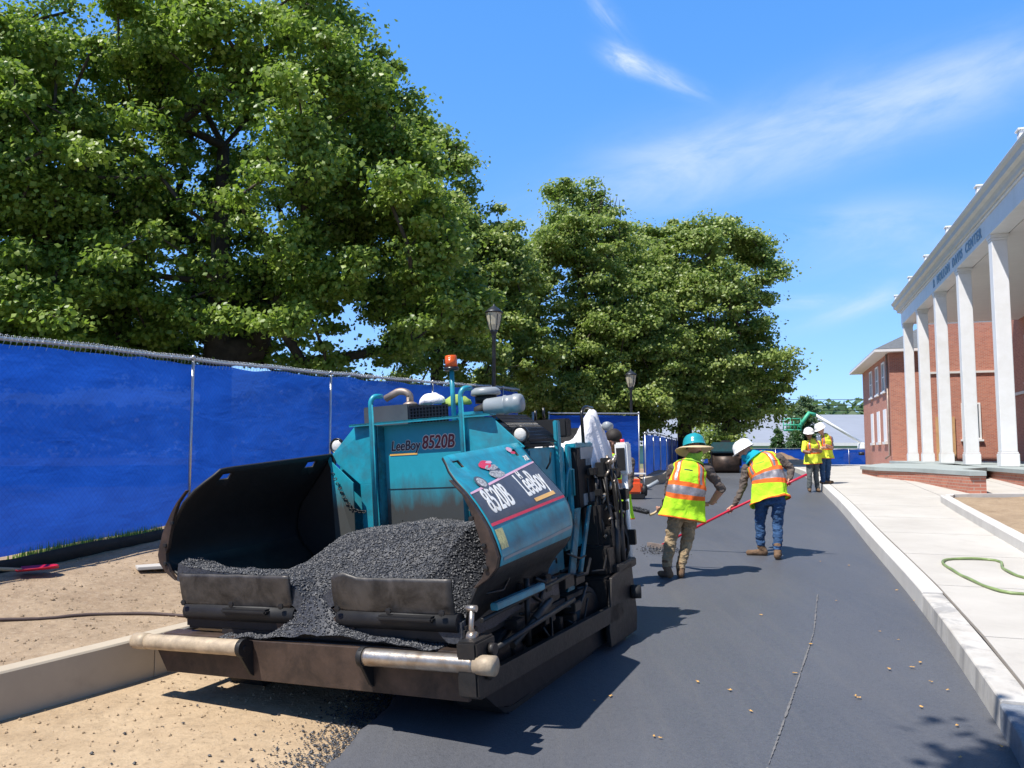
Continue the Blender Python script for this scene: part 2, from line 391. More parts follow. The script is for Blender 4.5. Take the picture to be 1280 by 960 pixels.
# pale seam between two passes of the paver
b = MB()
for (xa, ya), (xb, yb) in zip([(.9, 3.3), (1.35, 4.6), (2.02, 6.08), (2.7, 7.6)], [(1.35, 4.6), (2.02, 6.08), (2.7, 7.6), (3.32, 9.2)]):
    n = 60
    for k in range(n):
        t0, t1 = k / n, (k + 1) / n
        if random.random() < .08: continue
        w = random.uniform(.002, .008) + .006 * max(0, noise.noise(Vector((xa + t0 * 3, 0, 0))))
        x0, y0, x1, y1 = xa + (xb - xa) * t0, ya + (yb - ya) * t0, xa + (xb - xa) * t1, ya + (yb - ya) * t1
        b.add([(x0 - w, y0, zr(y0) + .0075), (x0 + w, y0, zr(y0) + .0075), (x1 + w, y1, zr(y1) + .0075), (x1 - w, y1, zr(y1) + .0075)], [(0, 1, 2, 3)])
MT['seam'] = simple('seam', (.155, .15, .148), .8)
tag(b.build('road_seam', MT['seam']), kind='structure')

def sweep(b, path, prof, i0, i1):
    """closed profile (offset to the right of travel, height) swept along path pts i0..i1"""
    pts = path[i0:i1 + 1]; k = len(prof); vs = []
    for i, (x, y) in enumerate(pts):
        a = pts[max(i - 1, 0)]; c = pts[min(i + 1, len(pts) - 1)]
        t = Vector((c[0] - a[0], c[1] - a[1])).normalized(); r = Vector((t.y, -t.x))
        for o, h in prof: vs.append((x + r.x * o, y + r.y * o, zr(y) + h))
    fs = [(i * k + j, i * k + (j + 1) % k, (i + 1) * k + (j + 1) % k, (i + 1) * k + j) for i in range(len(pts) - 1) for j in range(k)]
    fs += [tuple(range(k))[::-1], tuple((len(pts) - 1) * k + j for j in range(k))]
    b.add(vs, fs)
def cut(path, L=3.05, gap=.008):
    """split a path in pieces of length L with small gaps"""
    out = [[path[0]]]; acc = 0
    for a, c in zip(path, path[1:]):
        d = math.dist(a, c); acc += d
        out[-1].append(c)
        if acc > L:
            u = ((c[0] - a[0]) / d, (c[1] - a[1]) / d)
            out[-1][-1] = (c[0] - u[0] * gap, c[1] - u[1] * gap); out.append([c]); acc = 0
    return [s for s in out if len(s) > 1]
b = MB()
for s in cut(LKs): sweep(b, s, [(.0, -.2), (.0, .245), (-.012, .26), (-.15, .26), (-.15, -.2)], 0, len(s) - 1)
tag(b.build('kerb_beside_bank', MT['kerb_old'], bevel=.004), kind='structure')
b = MB(); g = MB(); d = MB()
for s in cut(RKs):
    pr = [(.0, -.2), (.012, .185), (.025, .2), (.2, .2), (.2, -.2)]
    tgt = g if s[len(s) // 2][1] < 5.2 else (d if s[len(s) // 2][1] < 9.2 else b)
    if tgt is g: pr = [(.0, -.2), (.005, .155), (.015, .165), (.2, .165), (.2, -.2)]
    if tgt is d: pr = [(.0, -.2), (.012, .17), (.022, .182), (.2, .182), (.2, -.2)]
    sweep(tgt, s, pr, 0, len(s) - 1)
tag(b.build('kerb', MT['kerb_concrete'], bevel=.004), kind='structure')
tag(d.build('kerb_dirty', MT['kerb_stained'], bevel=.004), kind='structure')
tag(g.build('kerb_granite', MT['granite'], bevel=.004), kind='structure')

# sidewalk slabs
MT['joint'] = simple('joint', (.16, .14, .12), .9)
b = MB(); base = MB()
E_ = Vector((.29, .957)); R_ = Vector((.957, -.29))
def kx(y): return interp(RKs, y)
lat = [.21, 2.3, 4.6, 7.2, 10.5, 16]
yy = -3.5
while yy < 60:
    L = 2.05
    for a, c in zip(lat, lat[1:]):
        g1 = .011
        q = []
        for (w, l) in ((a + g1, g1), (c - g1, g1), (c - g1, L - g1), (a + g1, L - g1)):
            y0 = yy + l
            px, py = kx(y0) + w * R_.x, y0 + w * R_.y
            q.append((px, py, zr(py) + .2))
        b.slab(q, (0, 0, -.12))
    q = [(kx(yy) + .205 * R_.x, yy + .205 * R_.y), (kx(yy) + 16 * R_.x, yy + 16 * R_.y), (kx(yy + L) + 16 * R_.x, yy + L + 16 * R_.y), (kx(yy + L) + .205 * R_.x, yy + L + .205 * R_.y)]
    base.add([(x, y, zr(y) + .19) for x, y in q], [(0, 1, 2, 3)])
    yy += L
tag(b.build('sidewalk', MT['concrete']), kind='structure')
tag(base.build('sidewalk_joint', MT['joint']), kind='structure')

# bank left of the kerb, rising to the fence
F = [(-8.0, 1.0), (-6.1, 5.6), (-4.95, 9.0), (-4.33, 11.4), (-3.35, 14.4), (-2.1, 17.2), (-1.0, 19.6), (.15, 22.2)]
Fs = smooth_path(F, .5)
def bank_z(x, y):
    xk = interp(LKs, y); dd = (xk - x) * .85
    s = min(max(dd - .1, 0) / 2.6, 1.0)
    return zr(y) + .235 + .22 * s * s * (3 - 2 * s) + .02 * noise.noise(Vector((x * .8, y * .8, 2))) + .012 * noise.noise(Vector((x * 3.1, y * 3.1, 2)))
rows = [y * .2 - 4 for y in range(0, 170)]; offs = [.07, .15, .25, .35, .5, .7, .9, 1.1, 1.3, 1.5, 1.8, 2.1, 2.4, 2.7, 3.0, 3.4, 4, 5, 7, 10, 15, 25, 45]
vs = []
for y in rows:
    for o in offs:
        x = interp(LKs, y) - o / .85; vs.append((x, y, bank_z(x, y)))
k = len(offs)
fs = [(j * k + i + 1, j * k + i, (j + 1) * k + i, (j + 1) * k + i + 1) for j in range(len(rows) - 1) for i in range(k - 1)]
me = bpy.data.meshes.new('bank'); me.from_pydata(vs, [], fs); me.materials.append(MT['bank_soil']); me.materials.append(MT['far_ground'])
for p in me.polygons: p.use_smooth = True; p.material_index = 1 if p.center.x < interp(Fs, min(max(p.center.y, 1), 22)) - 1.0 else 0
tag(link_mesh('bank', me), kind='structure')

# loose stones and clods: on bank, dirt, near mat edge
def rock_verts(c, s, sq=.7):
    a = random.random() * 6.3; pts = []
    for v in ((1, 0, 0), (0, 1, 0), (-1, 0, 0), (0, -1, 0), (0, 0, 1), (0, 0, -1)):
        f = random.uniform(.65, 1.25) * s
        x, y = v[0] * f, v[1] * f
        pts.append((c[0] + x * cos(a) - y * sin(a), c[1] + x * sin(a) + y * cos(a), c[2] + v[2] * f * sq))
    return pts
OCT = [(0, 1, 4), (1, 2, 4), (2, 3, 4), (3, 0, 4), (1, 0, 5), (2, 1, 5), (3, 2, 5), (0, 3, 5)]
def rocks(name, mat, pts, label=None, kind='stuff'):
    b = MB()
    for (c, s) in pts: b.add(rock_verts(c, s), OCT)
    return tag(b.build(name, mat), kind=kind)
P = []
for _ in range(3400):
    y = random.uniform(2.5, 12); x = interp(LKs, y) - random.uniform(.2, 3.2); P.append(((x, y, bank_z(x, y)), random.choice((.006, .008, .01, .014, .02))))
rocks('bank_stones', MT['bank_soil'], P)
P = []
for _ in range(1400):
    y = random.uniform(3.4, 8); xe = -1.98 + .205 * y; x = random.uniform(interp(LKs, y) + .05, xe)
    P.append(((x, y, zr(y) - .05), random.choice((.004, .005, .007, .009, .013))))
rocks('dirt_stones', MT['dirt_base'], P)
P = []
for _ in range(4200):
    y = random.uniform(3.6, 6.2); xe = -1.98 + .205 * y; x = xe - abs(random.gauss(0, .2)) + .03
    P.append(((x, y, zr(y) - .045), random.choice((.004, .006, .008, .011))))
for _ in range(60):
    y = random.uniform(4, 6); xe = -1.98 + .205 * y; x = xe - random.uniform(.1, 1.6); P.append(((x, y, zr(y) - .045), random.uniform(.005, .014)))
rocks('asphalt_crumbs', MT['asphalt_mix'], P)

# dry leaves on the road
MT['leaf_dry'] = simple('leaf_dry', (.62, .35, .1), .7, var=.3)
spots = [(1094, 640), (1075, 665), (1113, 735), (1134, 748), (1038, 748), (1090, 785), (1112, 795), (1138, 822), (1058, 862), (1062, 864), (1137, 875), (1180, 897), (1232, 922), (1182, 935), (866, 845), (905, 855), (760, 862), (820, 912), (812, 910), (740, 868), (985, 835), (1100, 830), (1150, 845), (1020, 700), (945, 765), (1055, 705), (1128, 828), (1170, 855), (930, 880), (1005, 800)]
leafproto = None
for i, (u, v) in enumerate(spots):
    t = 1.9 / ((v - 525) / 1040); x, y = (u - 640) / 1040 * t, t
    o = MB(); s = random.uniform(.016, .032); pts = []
    for kk in range(9):
        a = kk / 9 * 2 * pi; r = s * (1 if kk % 2 else .6) * random.uniform(.8, 1.1); pts.append((r * cos(a), r * .45 * sin(a), .007 * random.random() + .002))
    o.slab(pts, (0, 0, .0015)); lf = o.build('dry_leaf', MT['leaf_dry']); lf.location = (x, y, zr(y) + .008); lf.rotation_euler = (0, 0, random.random() * 6)
    where = 'nearest the kerb' if u > 1120 else ('in the middle of the asphalt' if u > 900 else 'near the shadow of the paver')
    tag(lf, 'small curled yellow brown leaf fallen on the fresh asphalt', 'leaf', 'dry leaves scattered on the asphalt')

# grass along the fence foot, silt fence
b = MB()
for _ in range(9000):
    y = random.uniform(4.5, 13.5); xf = interp(Fs, y); x = xf + random.uniform(-.1, .4)
    if noise.noise(Vector((x * 1.5, y * 1.5, 9))) < -.12: continue
    z = bank_z(x, y); h = random.uniform(.06, .17); a = random.random() * 6.3; w = .008; lx, ly = random.uniform(-.03, .03), random.uniform(-.03, .03)
    b.add([(x - w * cos(a), y - w * sin(a), z), (x + w * cos(a), y + w * sin(a), z), (x + lx, y + ly, z + h)], [(0, 1, 2)])
tag(b.build('grass', MT['grass_blade']), kind='stuff')
b = MB(); vs = []; pth = [(x + .42 + .03 * sin(i * .9), y) for i, (x, y) in enumerate(Fs)]
for i, (x, y) in enumerate(pth):
    z = bank_z(x, y)
    for h, o in ((-.05, 0), (.07, .012 * sin(i * 2.1)), (.13 + .02 * sin(i * 1.7), .02 * sin(i * 1.3))): vs.append((x + o, y, z + h))
b.add(vs, [(i * 3 + j, i * 3 + j + 1, i * 3 + j + 4, i * 3 + j + 3) for i in range(len(pth) - 1) for j in range(2)], True)
sf = b.build('silt_fence', MT['rubber']); sm = sf.modifiers.new('s', 'SOLIDIFY'); sm.thickness = .006
tag(sf, 'low black silt fence fabric along the foot of the blue fence', 'silt fence')

# ------------------------------------------------------------------ chain link fences with blue screen
def fence(pts, H, zf, label, spacing=3.05, wires=True, wave=.03, s0=0, rail=True, screen_top=.07, gap=.08):
    """pts: 2d path, zf(x,y): foot height"""
    root = empty('screened_fence', (0, 0, 0)); tag(root, label, 'fence')
    path = smooth_path(pts, .12); L = [0]
    for a, c in zip(path, path[1:]): L.append(L[-1] + math.dist(a, c))
    def at(s):
        s = min(max(s, 0), L[-1] - 1e-6)
        i = next(j for j in range(len(L) - 1) if L[j + 1] > s or j == len(L) - 2); t = (s - L[i]) / max(L[i + 1] - L[i], 1e-6)
        a, c = path[i], path[i + 1]; d = Vector((c[0] - a[0], c[1] - a[1])).normalized()
        return a[0] + (c[0] - a[0]) * t, a[1] + (c[1] - a[1]) * t, Vector((d.y, -d.x))
    n = int(L[-1] / .1); mz = 22; vs = []
    for i in range(n + 1):
        s = L[-1] * i / n; x, y, r = at(s); z0 = zf(x, y)
        for j in range(mz + 1):
            h = gap + (H - screen_top - gap) * j / mz
            if j == mz: h -= .03 * abs(sin(s * 1.9)) + .02 * noise.noise(Vector((s * 2, 0, 0)))
            ww = wave * (noise.noise(Vector((s * .8, h * 1.6, 1))) + .5 * noise.noise(Vector((s * 2.0 + h, h * 3.5, 4)))) * (1 if 0 < j < mz else .5)
            ph = (s % spacing) / spacing
            ww += .02 * sin(pi * ph) * sin(h * 2.2)
            vs.append((x + r.x * (ww + .02), y + r.y * (ww + .02), z0 + h))
    k = mz + 1; fs = [(i * k + j, (i + 1) * k + j, (i + 1) * k + j + 1, i * k + j + 1) for i in range(n) for j in range(mz)]
    me = bpy.data.meshes.new('screen'); me.from_pydata(vs, [], fs); me.materials.append(MT['screen_blue'])
    for p in me.polygons: p.use_smooth = True
    link_mesh('screen', me, root)
    s = s0; i = 0
    while s < L[-1] + .01:
        x, y, r = at(s); z0 = zf(x, y); b = MB()
        b.cyl((x + r.x * .075, y + r.y * .075, z0 - .1), (x + r.x * .075, y + r.y * .075, z0 + H - .01), .02, 10)
        b.lathe((x + r.x * .075, y + r.y * .075, z0 + H - .04), [(.03, 0), (.03, .04), (.012, .06)], 10)
        b.build('post', MT['galv'], root); s += spacing; i += 1
    b = MB(); st = [at(L[-1] * i / 60) for i in range(61)]
    b.tube([(x + r.x * .045, y + r.y * .045, zf(x, y) + H - .03) for x, y, r in st], .022, 8); b.build('top_rail', MT['galv'], root)
    if wires:
        b = MB(); step = .075; s = 0
        while s < L[-1] - .2:
            x, y, r = at(s); x2, y2, _ = at(max(s - .055, 0)); x3, y3, _ = at(s + .03); z0 = zf(x, y) + H
            b.tube([(x + r.x * .072, y + r.y * .072, z0 + .012), (x2 + r.x * .074, y2 + r.y * .074, z0 - .1 - .03 * random.random())], .0028, 4, False)
            b.tube([(x + r.x * .03, y + r.y * .03, z0 - .06), (x + r.x * .04, y + r.y * .04, z0 + .008), (x3 + r.x * .06, y3 + r.y * .06, z0 + .006), (x3 + r.x * .072, y3 + r.y * .072, z0 - .05)], .003, 4, False)
            s += step
        b.build('wire_mesh', MT['galv'], root)
    return root
fence(F[::1], 2.3, bank_z, 'long blue screened chain link fence running left of the paver on the bank', wave=.035, s0=.05, spacing=3.6)
fence([(1.05, 24.1), (3.75, 24.7)], 2.12, lambda x, y: zr(y) + .02, 'short blue screened fence panel standing square across behind the paver', spacing=2.75, wires=False)
fence([(3.85, 24.6), (6.0, 33), (10.1, 48.5)], 1.5, lambda x, y: zr(y) + .05, 'blue screened fence receding along the far road edge under the trees', wires=False)
fence([(15.6, 68.5), (33, 68.5)], 1.85, lambda x, y: .5, 'low blue screened fence crossing the far end of the road', wires=False, spacing=3)
b = MB()
for q in ((.6, 24.0),): b.cyl((q[0], q[1], .9), (q[0], q[1], 3.1), .03)
tag(b.build('fence_post', MT['galv']), 'lone bare steel fence post left of the short blue panel', 'post')

# ------------------------------------------------------------------ brick terrace, planter
def poly_wall(name, poly, z0, z1, cap=.12, over=.05, mats=None):
    b = MB(); b.prism(poly, 2, z0, z1); o = b.build(name, MT['brick'])
    return o
ter = [(10.6, 19.4), (10.95, 19.33), (11.9, 22.2), (13.9, 24.6), (17.5, 33), (15.3, 34.5), (11.55, 27.6), (11.05, 25.3), (11.23, 23.3)]
root = empty('brick_terrace', (11, 19.4, .9)); tag(root, 'low brick terrace wall with slate cap in front of the portico steps', 'terrace wall')
def loc_poly(poly, r): return [(x - r.location.x, y - r.location.y) for x, y in poly]
MB().prism(loc_poly(ter, root), 2, -.4, .48).build('wall', MT['brick'], root)
c = Vector((sum(p[0] for p in ter) / len(ter), sum(p[1] for p in ter) / len(ter)))
capp = []
for x, y in loc_poly(ter, root):
    v = Vector((x, y)) - (c - Vector((11, 19.4))); capp.append(tuple((c - Vector((11, 19.4))) + v * (1 + .07 / max(v.length, .1))))
MB().prism(capp, 2, .483, .6).build('cap', MT['wall_cap'], root, bevel=.01)

bed = [(6.0, 9.2), (8.55, 16.5), (8.95, 17.35), (9.6, 17.7), (13.0, 17.9), (12.4, 8.6)]
def bz(x, y): return zr(y) + .2
bs = smooth_path(bed[:5], .2)
b = MB(); sweep(b, bs, [(0, .1), (0.0, .335), (.015, .35), (.16, .35), (.16, .1)], 0, len(bs) - 1)
root = b.build('planter_kerb', MT['kerb_concrete']); tag(root, 'pale raised concrete kerb round the soil bed on the sidewalk', 'planter kerb')
b = MB(); vs = []; ns = 30
for j in range(ns + 1):
    y = 9.2 + (17.55 - 9.2) * j / ns; xl = interp([(6.0, 9.2), (8.55, 16.5), (8.95, 17.35), (9.6, 17.7)], y) + .12
    for i in range(16):
        x = xl + (13 - xl) * i / 15; vs.append((x, y, zr(y) + .29 + .03 * noise.noise(Vector((x * 2, y * 2, 0)))))
b.add(vs, [(j * 16 + i, j * 16 + i + 1, (j + 1) * 16 + i + 1, (j + 1) * 16 + i) for j in range(ns) for i in range(15)], True)
tag(b.build('bed_soil', MT['bank_soil']), kind='structure')

# hose
hp = [(1290, 722), (1258, 735), (1232, 737), (1200, 722), (1176, 706), (1171, 700), (1180, 697), (1225, 698), (1243, 701), (1248, 707), (1262, 716), (1290, 722)]
def sw(u, v, h=.2): Y = 1040 * (1.9 - h) / (v - 525); return ((u - 640) / 1040 * Y, Y)
pts = [sw(u, v) for u, v in [(1330, 748), (1280, 741), (1240, 737), (1200, 721), (1176, 707), (1171, 701), (1182, 697.5), (1225, 698), (1242, 701), (1245, 709), (1262, 718), (1290, 724), (1330, 732)]]
hs = smooth_path(pts, .08)
b = MB(); b.tube([(x, y, zr(y) + .217 + .004 * sin(i)) for i, (x, y) in enumerate(hs)], .016, 8)
MT['hose'] = simple('hose', (.2, .27, .1), .4, var=.3)
tag(b.build('garden_hose', MT['hose']), 'green garden hose looped on the pale sidewalk', 'hose')

# ------------------------------------------------------------------ portico building
BR = -math.atan(.317); BRW = -math.atan(.3)
root = empty('portico_building', (15.45, 26, 1.5), BR); tag(root, 'red brick hall with tall white columned portico above the sidewalk', 'building')
def part(name, b, mats, bevel=0, par=None): return b.build(name, mats, par or root, bevel=bevel)
part('platform', MB().box(-.85, 5.3, -16, 21, -1.2, -.12), MT['brick'])
part('platform_cap', MB().box(-.92, 5.3, -16.1, 21.1, -.117, 0), MT['wall_cap'], .01)
colY = [-14.6, -9.8, -4.9, 0, 5.1, 9.9, 14.5, 19.1]
for y in colY:
    b = MB(); b.bbox(-.22, .22, y - .22, y + .22, .46, 7.12, .012); o = part('column', b, MT['white_paint'])
    b = MB(); b.bbox(-.26, .26, y - .26, y + .26, .003, .4, .012); b.bbox(-.24, .24, y - .24, y + .24, .403, .458, .012); part('column_base', b, MT['white_paint'], 0, o)
    b = MB(); b.bbox(-.235, .235, y - .235, y + .235, 7.123, 7.2, .01); b.bbox(-.26, .26, y - .26, y + .26, 7.203, 7.317, .01); part('capital', b, MT['white_paint'], 0, o)
b = MB(); b.box(-.27, .27, -16, 19.38, 7.32, 7.95); b.box(-.33, .33, -16, 19.44, 7.953, 8.02); part('frieze', b, MT['white_paint'], .01)
b = MB()
prof = [(-.32, 8.023), (-.4, 8.023), (-.42, 8.12), (-.47, 8.2), (-.58, 8.24), (-.6, 8.38), (-.68, 8.46), (-.7, 8.53), (-.62, 8.56), (6, 8.56), (6, 8.023)]
b.prism(prof, 1, -16, 19.75); part('cornice', b, MT['cornice_stone'], .006)
b = MB(); b.box(.32, 5.28, -16, 19.4, 7.35, 7.45); part('ceiling', b, MT['ceiling_paint'])
b = MB(); b.box(-.45, -.38, -16, 19.6, 8.8, 8.86); b.box(-.45, -.38, -16, 19.6, 8.56, 8.66)
y = -16.0
part('parapet_rail', b, MT['white_paint'])
for y in [-14.6, -9.8, -4.9, 0, 5.1, 9.9, 14.5, 19.5]:
    b = MB(); b.bbox(-.54, -.3, y - .12, y + .12, 8.56, 8.93, .01); b.bbox(-.58, -.26, y - .16, y + .16, 8.933, 8.99, .01)
    part('parapet_post', b, MT['white_paint'])
# main wall and windows
part('wall', MB().box(5.3, 16, -16, 24.0, -1.2, 7.9), MT['brick'])
part('end_wall', MB().box(1.25, 5.28, 23.7, 24.1, -1.2, 7.9), MT['brick'])
MT['panel_blue'] = simple('panel_blue', (.16, .2, .3), .5, var=.1, scale=1)
MT['plywood'] = simple('plywood', (.5, .3, .14), .8, var=.15, scale=3)
MT['roof_grey'] = simple('roof_grey', (.27, .3, .33), .7, var=.12, scale=1.2)
MT['slate'] = simple('slate', (.12, .13, .14), .8, var=.2)
def window(par, X, y0, y1, z0, z1, face='x', glass='window_glass', bars=True):
    """frame in wall plane X (face x: wall normal -x; face y: wall normal -y)"""
    def bx(b, a0, a1, c0, c1, d0, d1):
        if face == 'x': b.box(X - d1, X - d0, a0, a1, c0, c1)
        else: b.box(a0, a1, X - d1, X - d0, c0, c1)
    f = MB(); t = .09
    bx(f, y0 - t, y0, z0 - t, z1 + t, .005, .07); bx(f, y1, y1 + t, z0 - t, z1 + t, .005, .07); bx(f, y0, y1, z1, z1 + t, .005, .07); bx(f, y0, y1, z0 - t, z0, .005, .07)
    if bars: bx(f, y0, y1, (z0 + z1) / 2 - .03, (z0 + z1) / 2 + .03, .005, .045); bx(f, (y0 + y1) / 2 - .015, (y0 + y1) / 2 + .015, z0, (z0 + z1) / 2 - .03, .005, .035); bx(f, (y0 + y1) / 2 - .015, (y0 + y1) / 2 + .015, (z0 + z1) / 2 + .03, z1, .005, .035)
    o = f.build('window', MT['white_paint'], par)
    g = MB(); bx(g, y0, y1, z0, z1, .003, .02); g.build('pane', MT[glass], o)
    s = MB(); bx(s, y0 - .18, y1 + .18, z0 - .2, z0 - t - .003, .004, .15); s.build('sill', MT['white_paint'], o)
    return o
for y in (-11.5, -6.5, -1.6, 3.2, 8, 12.8, 17.6, 21.8):
    window(root, 5.3, y - .6, y + .6, 4.1, 6.3)
for y in (-6.5, 3.2, 12.8, 21.8): window(root, 5.3, y - .7, y + .7, .9, 3.1)
for y in (-1.6, 8, 17.6):
    b = MB(); b.box(5.22, 5.297, y - .9, y + .9, .01, 2.6); o = part('door', b, MT['panel_blue']); b = MB(); b.box(5.16, 5.217, y - .03, y + .03, .02, 2.55); b.box(5.16, 5.217, y - 1.0, y - .9, .02, 2.7); b.box(5.16, 5.217, y + .9, y + 1.0, .02, 2.7); part('door_frame', b, MT['white_paint'], 0, o)
b = MB(); b.box(5.2, 5.297, -16, 24.7, 3.45, 3.6); part('string_course', b, MT['cornice_stone'])
b = MB(); b.bbox(4.75, 5.22, 15.3, 15.95, 4.1, 4.55, .02); part('air_conditioner', b, MT['white_plastic'])
# lettering on the frieze
def text(name, body, size, mat, par, M, ext=.01, xs=1.0, shear=0.0, bold=0.0, space=1.0, remap=None):
    cu = bpy.data.curves.new(name, 'FONT'); cu.body = body; cu.size = size; cu.extrude = ext; cu.shear = shear; cu.align_x = 'CENTER'; cu.align_y = 'CENTER'; cu.space_character = space
    tmp = bpy.data.objects.new('tmp', cu); COL.objects.link(tmp)
    dg = bpy.context.evaluated_depsgraph_get(); me = bpy.data.meshes.new_from_object(tmp.evaluated_get(dg)); bpy.data.objects.remove(tmp)
    me.transform(Matrix.Diagonal((xs, 1, 1, 1)))
    V0 = [v.co.copy() for v in me.vertices]; F0 = [tuple(p.vertices) for p in me.polygons]; bpy.data.meshes.remove(me); b = MB()
    offs_ = [(0, 0)] + [(bold * size * cos(a), bold * size * sin(a)) for a in [2 * pi * q / 8 for q in range(8)]] if bold else [(0, 0)]
    for q, (ox, oy) in enumerate(offs_):
        pts = [Vector((v.x + ox, v.y + oy, v.z - q * .00012)) for v in V0]
        b.add([remap(p) if remap else M @ p for p in pts], F0)
    return b.build(name, mat, par)
def basis(o, x, y):
    x = Vector(x).normalized(); y = Vector(y); y = (y - x * y.dot(x)).normalized(); z = x.cross(y)
    return Matrix(((x.x, y.x, z.x, o[0]), (x.y, y.y, z.y, o[1]), (x.z, y.z, z.z, o[2]), (0, 0, 0, 1)))
MT['letter_blue'] = simple('letter_blue', (.2, .33, .46), .5, var=.05)
text('lettering', 'R  MOLLOM  DAVIS  CENTER', .5, MT['letter_blue'], root, basis((-.275, 5.2, 7.63), (0, -1, 0), (0, 0, 1)), .02, 1.12, space=1.25, bold=.012)

# brick wing beyond the portico
wing = empty('brick_wing', (15.05, 26, 1.5), BRW); tag(wing, 'two storey red brick wing with grey hip roof past the white columns', 'building')
X0 = .46
MB().box(X0, 12, 24.82, 38.6, -1.2, 6.5).build('wall', MT['brick'], wing)
b = MB(); ov = .85
e0 = [(X0 - ov, 24.8 - ov + .3, 6.62), (12 + ov, 24.8 - ov + .3, 6.62), (12 + ov, 38.6 + ov, 6.62), (X0 - ov, 38.6 + ov, 6.62)]
r0 = [(5.2, 30.0, 9.6), (7.4, 30.0, 9.6), (7.4, 34, 9.6), (5.2, 34, 9.6)]
b.add(e0 + r0, [(0, 1, 5, 4), (1, 2, 6, 5), (2, 3, 7, 6), (3, 0, 4, 7), (4, 5, 6, 7), (3, 2, 1, 0)]); b.build('roof', MT['slate'], wing)
b = MB(); b.prism([(X0 - ov, 6.45), (X0 - ov, 6.6), (12 + ov, 6.6), (12 + ov, 6.45)], 1, 24.8 - ov + .3, 38.6 + ov); b.build('eave', MT['ceiling_paint'], wing)
for y in (27.2, 30.2, 33.4):
    window(wing, X0, y - .55, y + .55, 4.35, 6.0)
    b = MB(); b.box(X0 - .06, X0 - .004, y - .6, y + .6, 1.15, 3.15); o = b.build('boarded_window', MT['white_paint'], wing)
    b = MB(); b.box(X0 - .15, X0 - .004, y - .7, y + .7, .98, 1.14); b.build('sill', MT['cornice_stone'], o)
b = MB(); b.tube([(X0 - .08, 25.3, 6.4), (X0 - .08, 25.3, .3), (X0 - .3, 25.5, .1)], .06, 8); b.build('downpipe', MT['pipe_rust'], wing)
b = MB(); b.box(1.9, 2.9, 23.62, 23.697, .0, 2.5); b.build('side_door', MT['plywood'], root)
window(root, 23.7, 3.35, 4.15, 1.3, 3.2, 'y', 'window_glass', False); b = MB(); b.box(1.3, 5.25, 23.6, 23.697, 5.0, 5.12); b.build('ledge', MT['cornice_stone'], root)
b = MB(); b.cyl((X0 - .1, 38.2, .4), (X0 - .5, 38.2, .4), .12); b.build('wall_lamp', MT['lamp_metal'], wing)

# ------------------------------------------------------------------ background
MT['metal_roof'] = simple('metal_roof', (.27, .29, .33), .7, var=.06, scale=.3)
MT['teal_siding'] = simple('teal_siding', (.25, .5, .5), .6, var=.06, scale=.3)
wh = empty('warehouse', (40, 120, 0)); tag(wh, 'long low warehouse with pale grey roof and teal wall far behind', 'warehouse')
MB().box(-24, 45, 0, 60, -1, 3.3).build('wall', MT['teal_siding'], wh)
b = MB(); b.add([(-25, -1, 3.3), (46, -1, 3.3), (46, 32, 9.0), (-25, 32, 9.0), (46, 61, 3.3), (-25, 61, 3.3)], [(0, 1, 2, 3), (3, 2, 4, 5), (0, 3, 5), (1, 4, 2)]); b.build('roof', MT['metal_roof'], wh)
b = MB(); b.box(-25, 46, -1.2, -1.0, 3.0, 3.45); b.build('gutter', MT['white_paint'], wh)
for x in (-9, 0, 9, 18):
    b = MB(); b.box(x, x + 3, -.1, -.02, 1.0, 2.4); b.build('window', MT['window_glass'], wh)
hs = empty('small_house', (22, 95, .5)); tag(hs, 'small white shed with flat roof seen between the trees and warehouse', 'shed')
MB().box(-1.5, 3.2, 0, 5, 0, 2.6).build('wall', MT['white_paint'], hs); MB().box(-1.7, 3.4, -.3, 5.2, 2.603, 2.8).build('roof', MT['metal_roof'], hs); MB().box(.8, 2.8, -.06, -.01, .2, 1.2).build('door', MT['plywood'], hs)
for hx, sx_, top in ((30, 60, 2.6),):
    b = MB(); b.box(36, 48, 92, 96, 0, 2.2); o = b.build('site_trailer', MT['teal_siding']); tag(o, 'pale green site trailer behind the far blue fence by the wing', 'trailer')
    b = MB(); b.box(35.8, 48.2, 91.7, 96.3, 2.203, 2.5); b.build('roof', MT['white_paint'], o)
    for x in (38, 40.5, 43): b = MB(); b.box(x, x + 1.6, 91.9, 91.98, 1.1, 1.9); b.build('window', MT['window_glass'], o)
# boom lift
bl = empty('boom_lift', (34.5, 82, .5)); tag(bl, 'white boom lift with green basket raised beyond the far fence', 'boom lift')
MT['lift_green'] = simple('lift_green', (.06, .42, .25), .5); MT['lift_white'] = simple('lift_white', (.8, .8, .8), .4)
MB().bbox(-1.6, 1.6, -1, 1, .5, 1.5, .1).build('chassis', MT['lift_white'], bl)
for x in (-1.1, 1.1): MB().cyl((x, -1.15, .5), (x, -.8, .5), .5).build('wheel', MT['rubber'], bl)
MB().bbox(-.3, 1.2, -.7, .7, 1.5, 2.5, .1).build('turret', MT['lift_white'], bl)
MB().tube([(.3, 0, 2.2), (-4.6, 0, 5.2)], .15, 6).build('boom', MT['lift_white'], bl)
MB().tube([(-4.6, 0, 5.2), (-5.2, 0, 5.4), (-6.2, 0, 4.0)], .2, 6).build('jib', MT['lift_green'], bl)
b = MB()
for z in (3.7, 4.2, 4.8):
    b.tube([(-7.6, -.5, z), (-6.2, -.5, z), (-6.2, .5, z), (-7.6, .5, z), (-7.6, -.5, z)], .06, 5)
for x in (-7.6, -6.9, -6.2):
    for y in (-.5, .5): b.tube([(x, y, 3.7), (x, y, 4.8)], .05, 5)
b.box(-7.6, -6.2, -.5, .5, 3.6, 3.7); b.build('basket', MT['lift_green'], bl)
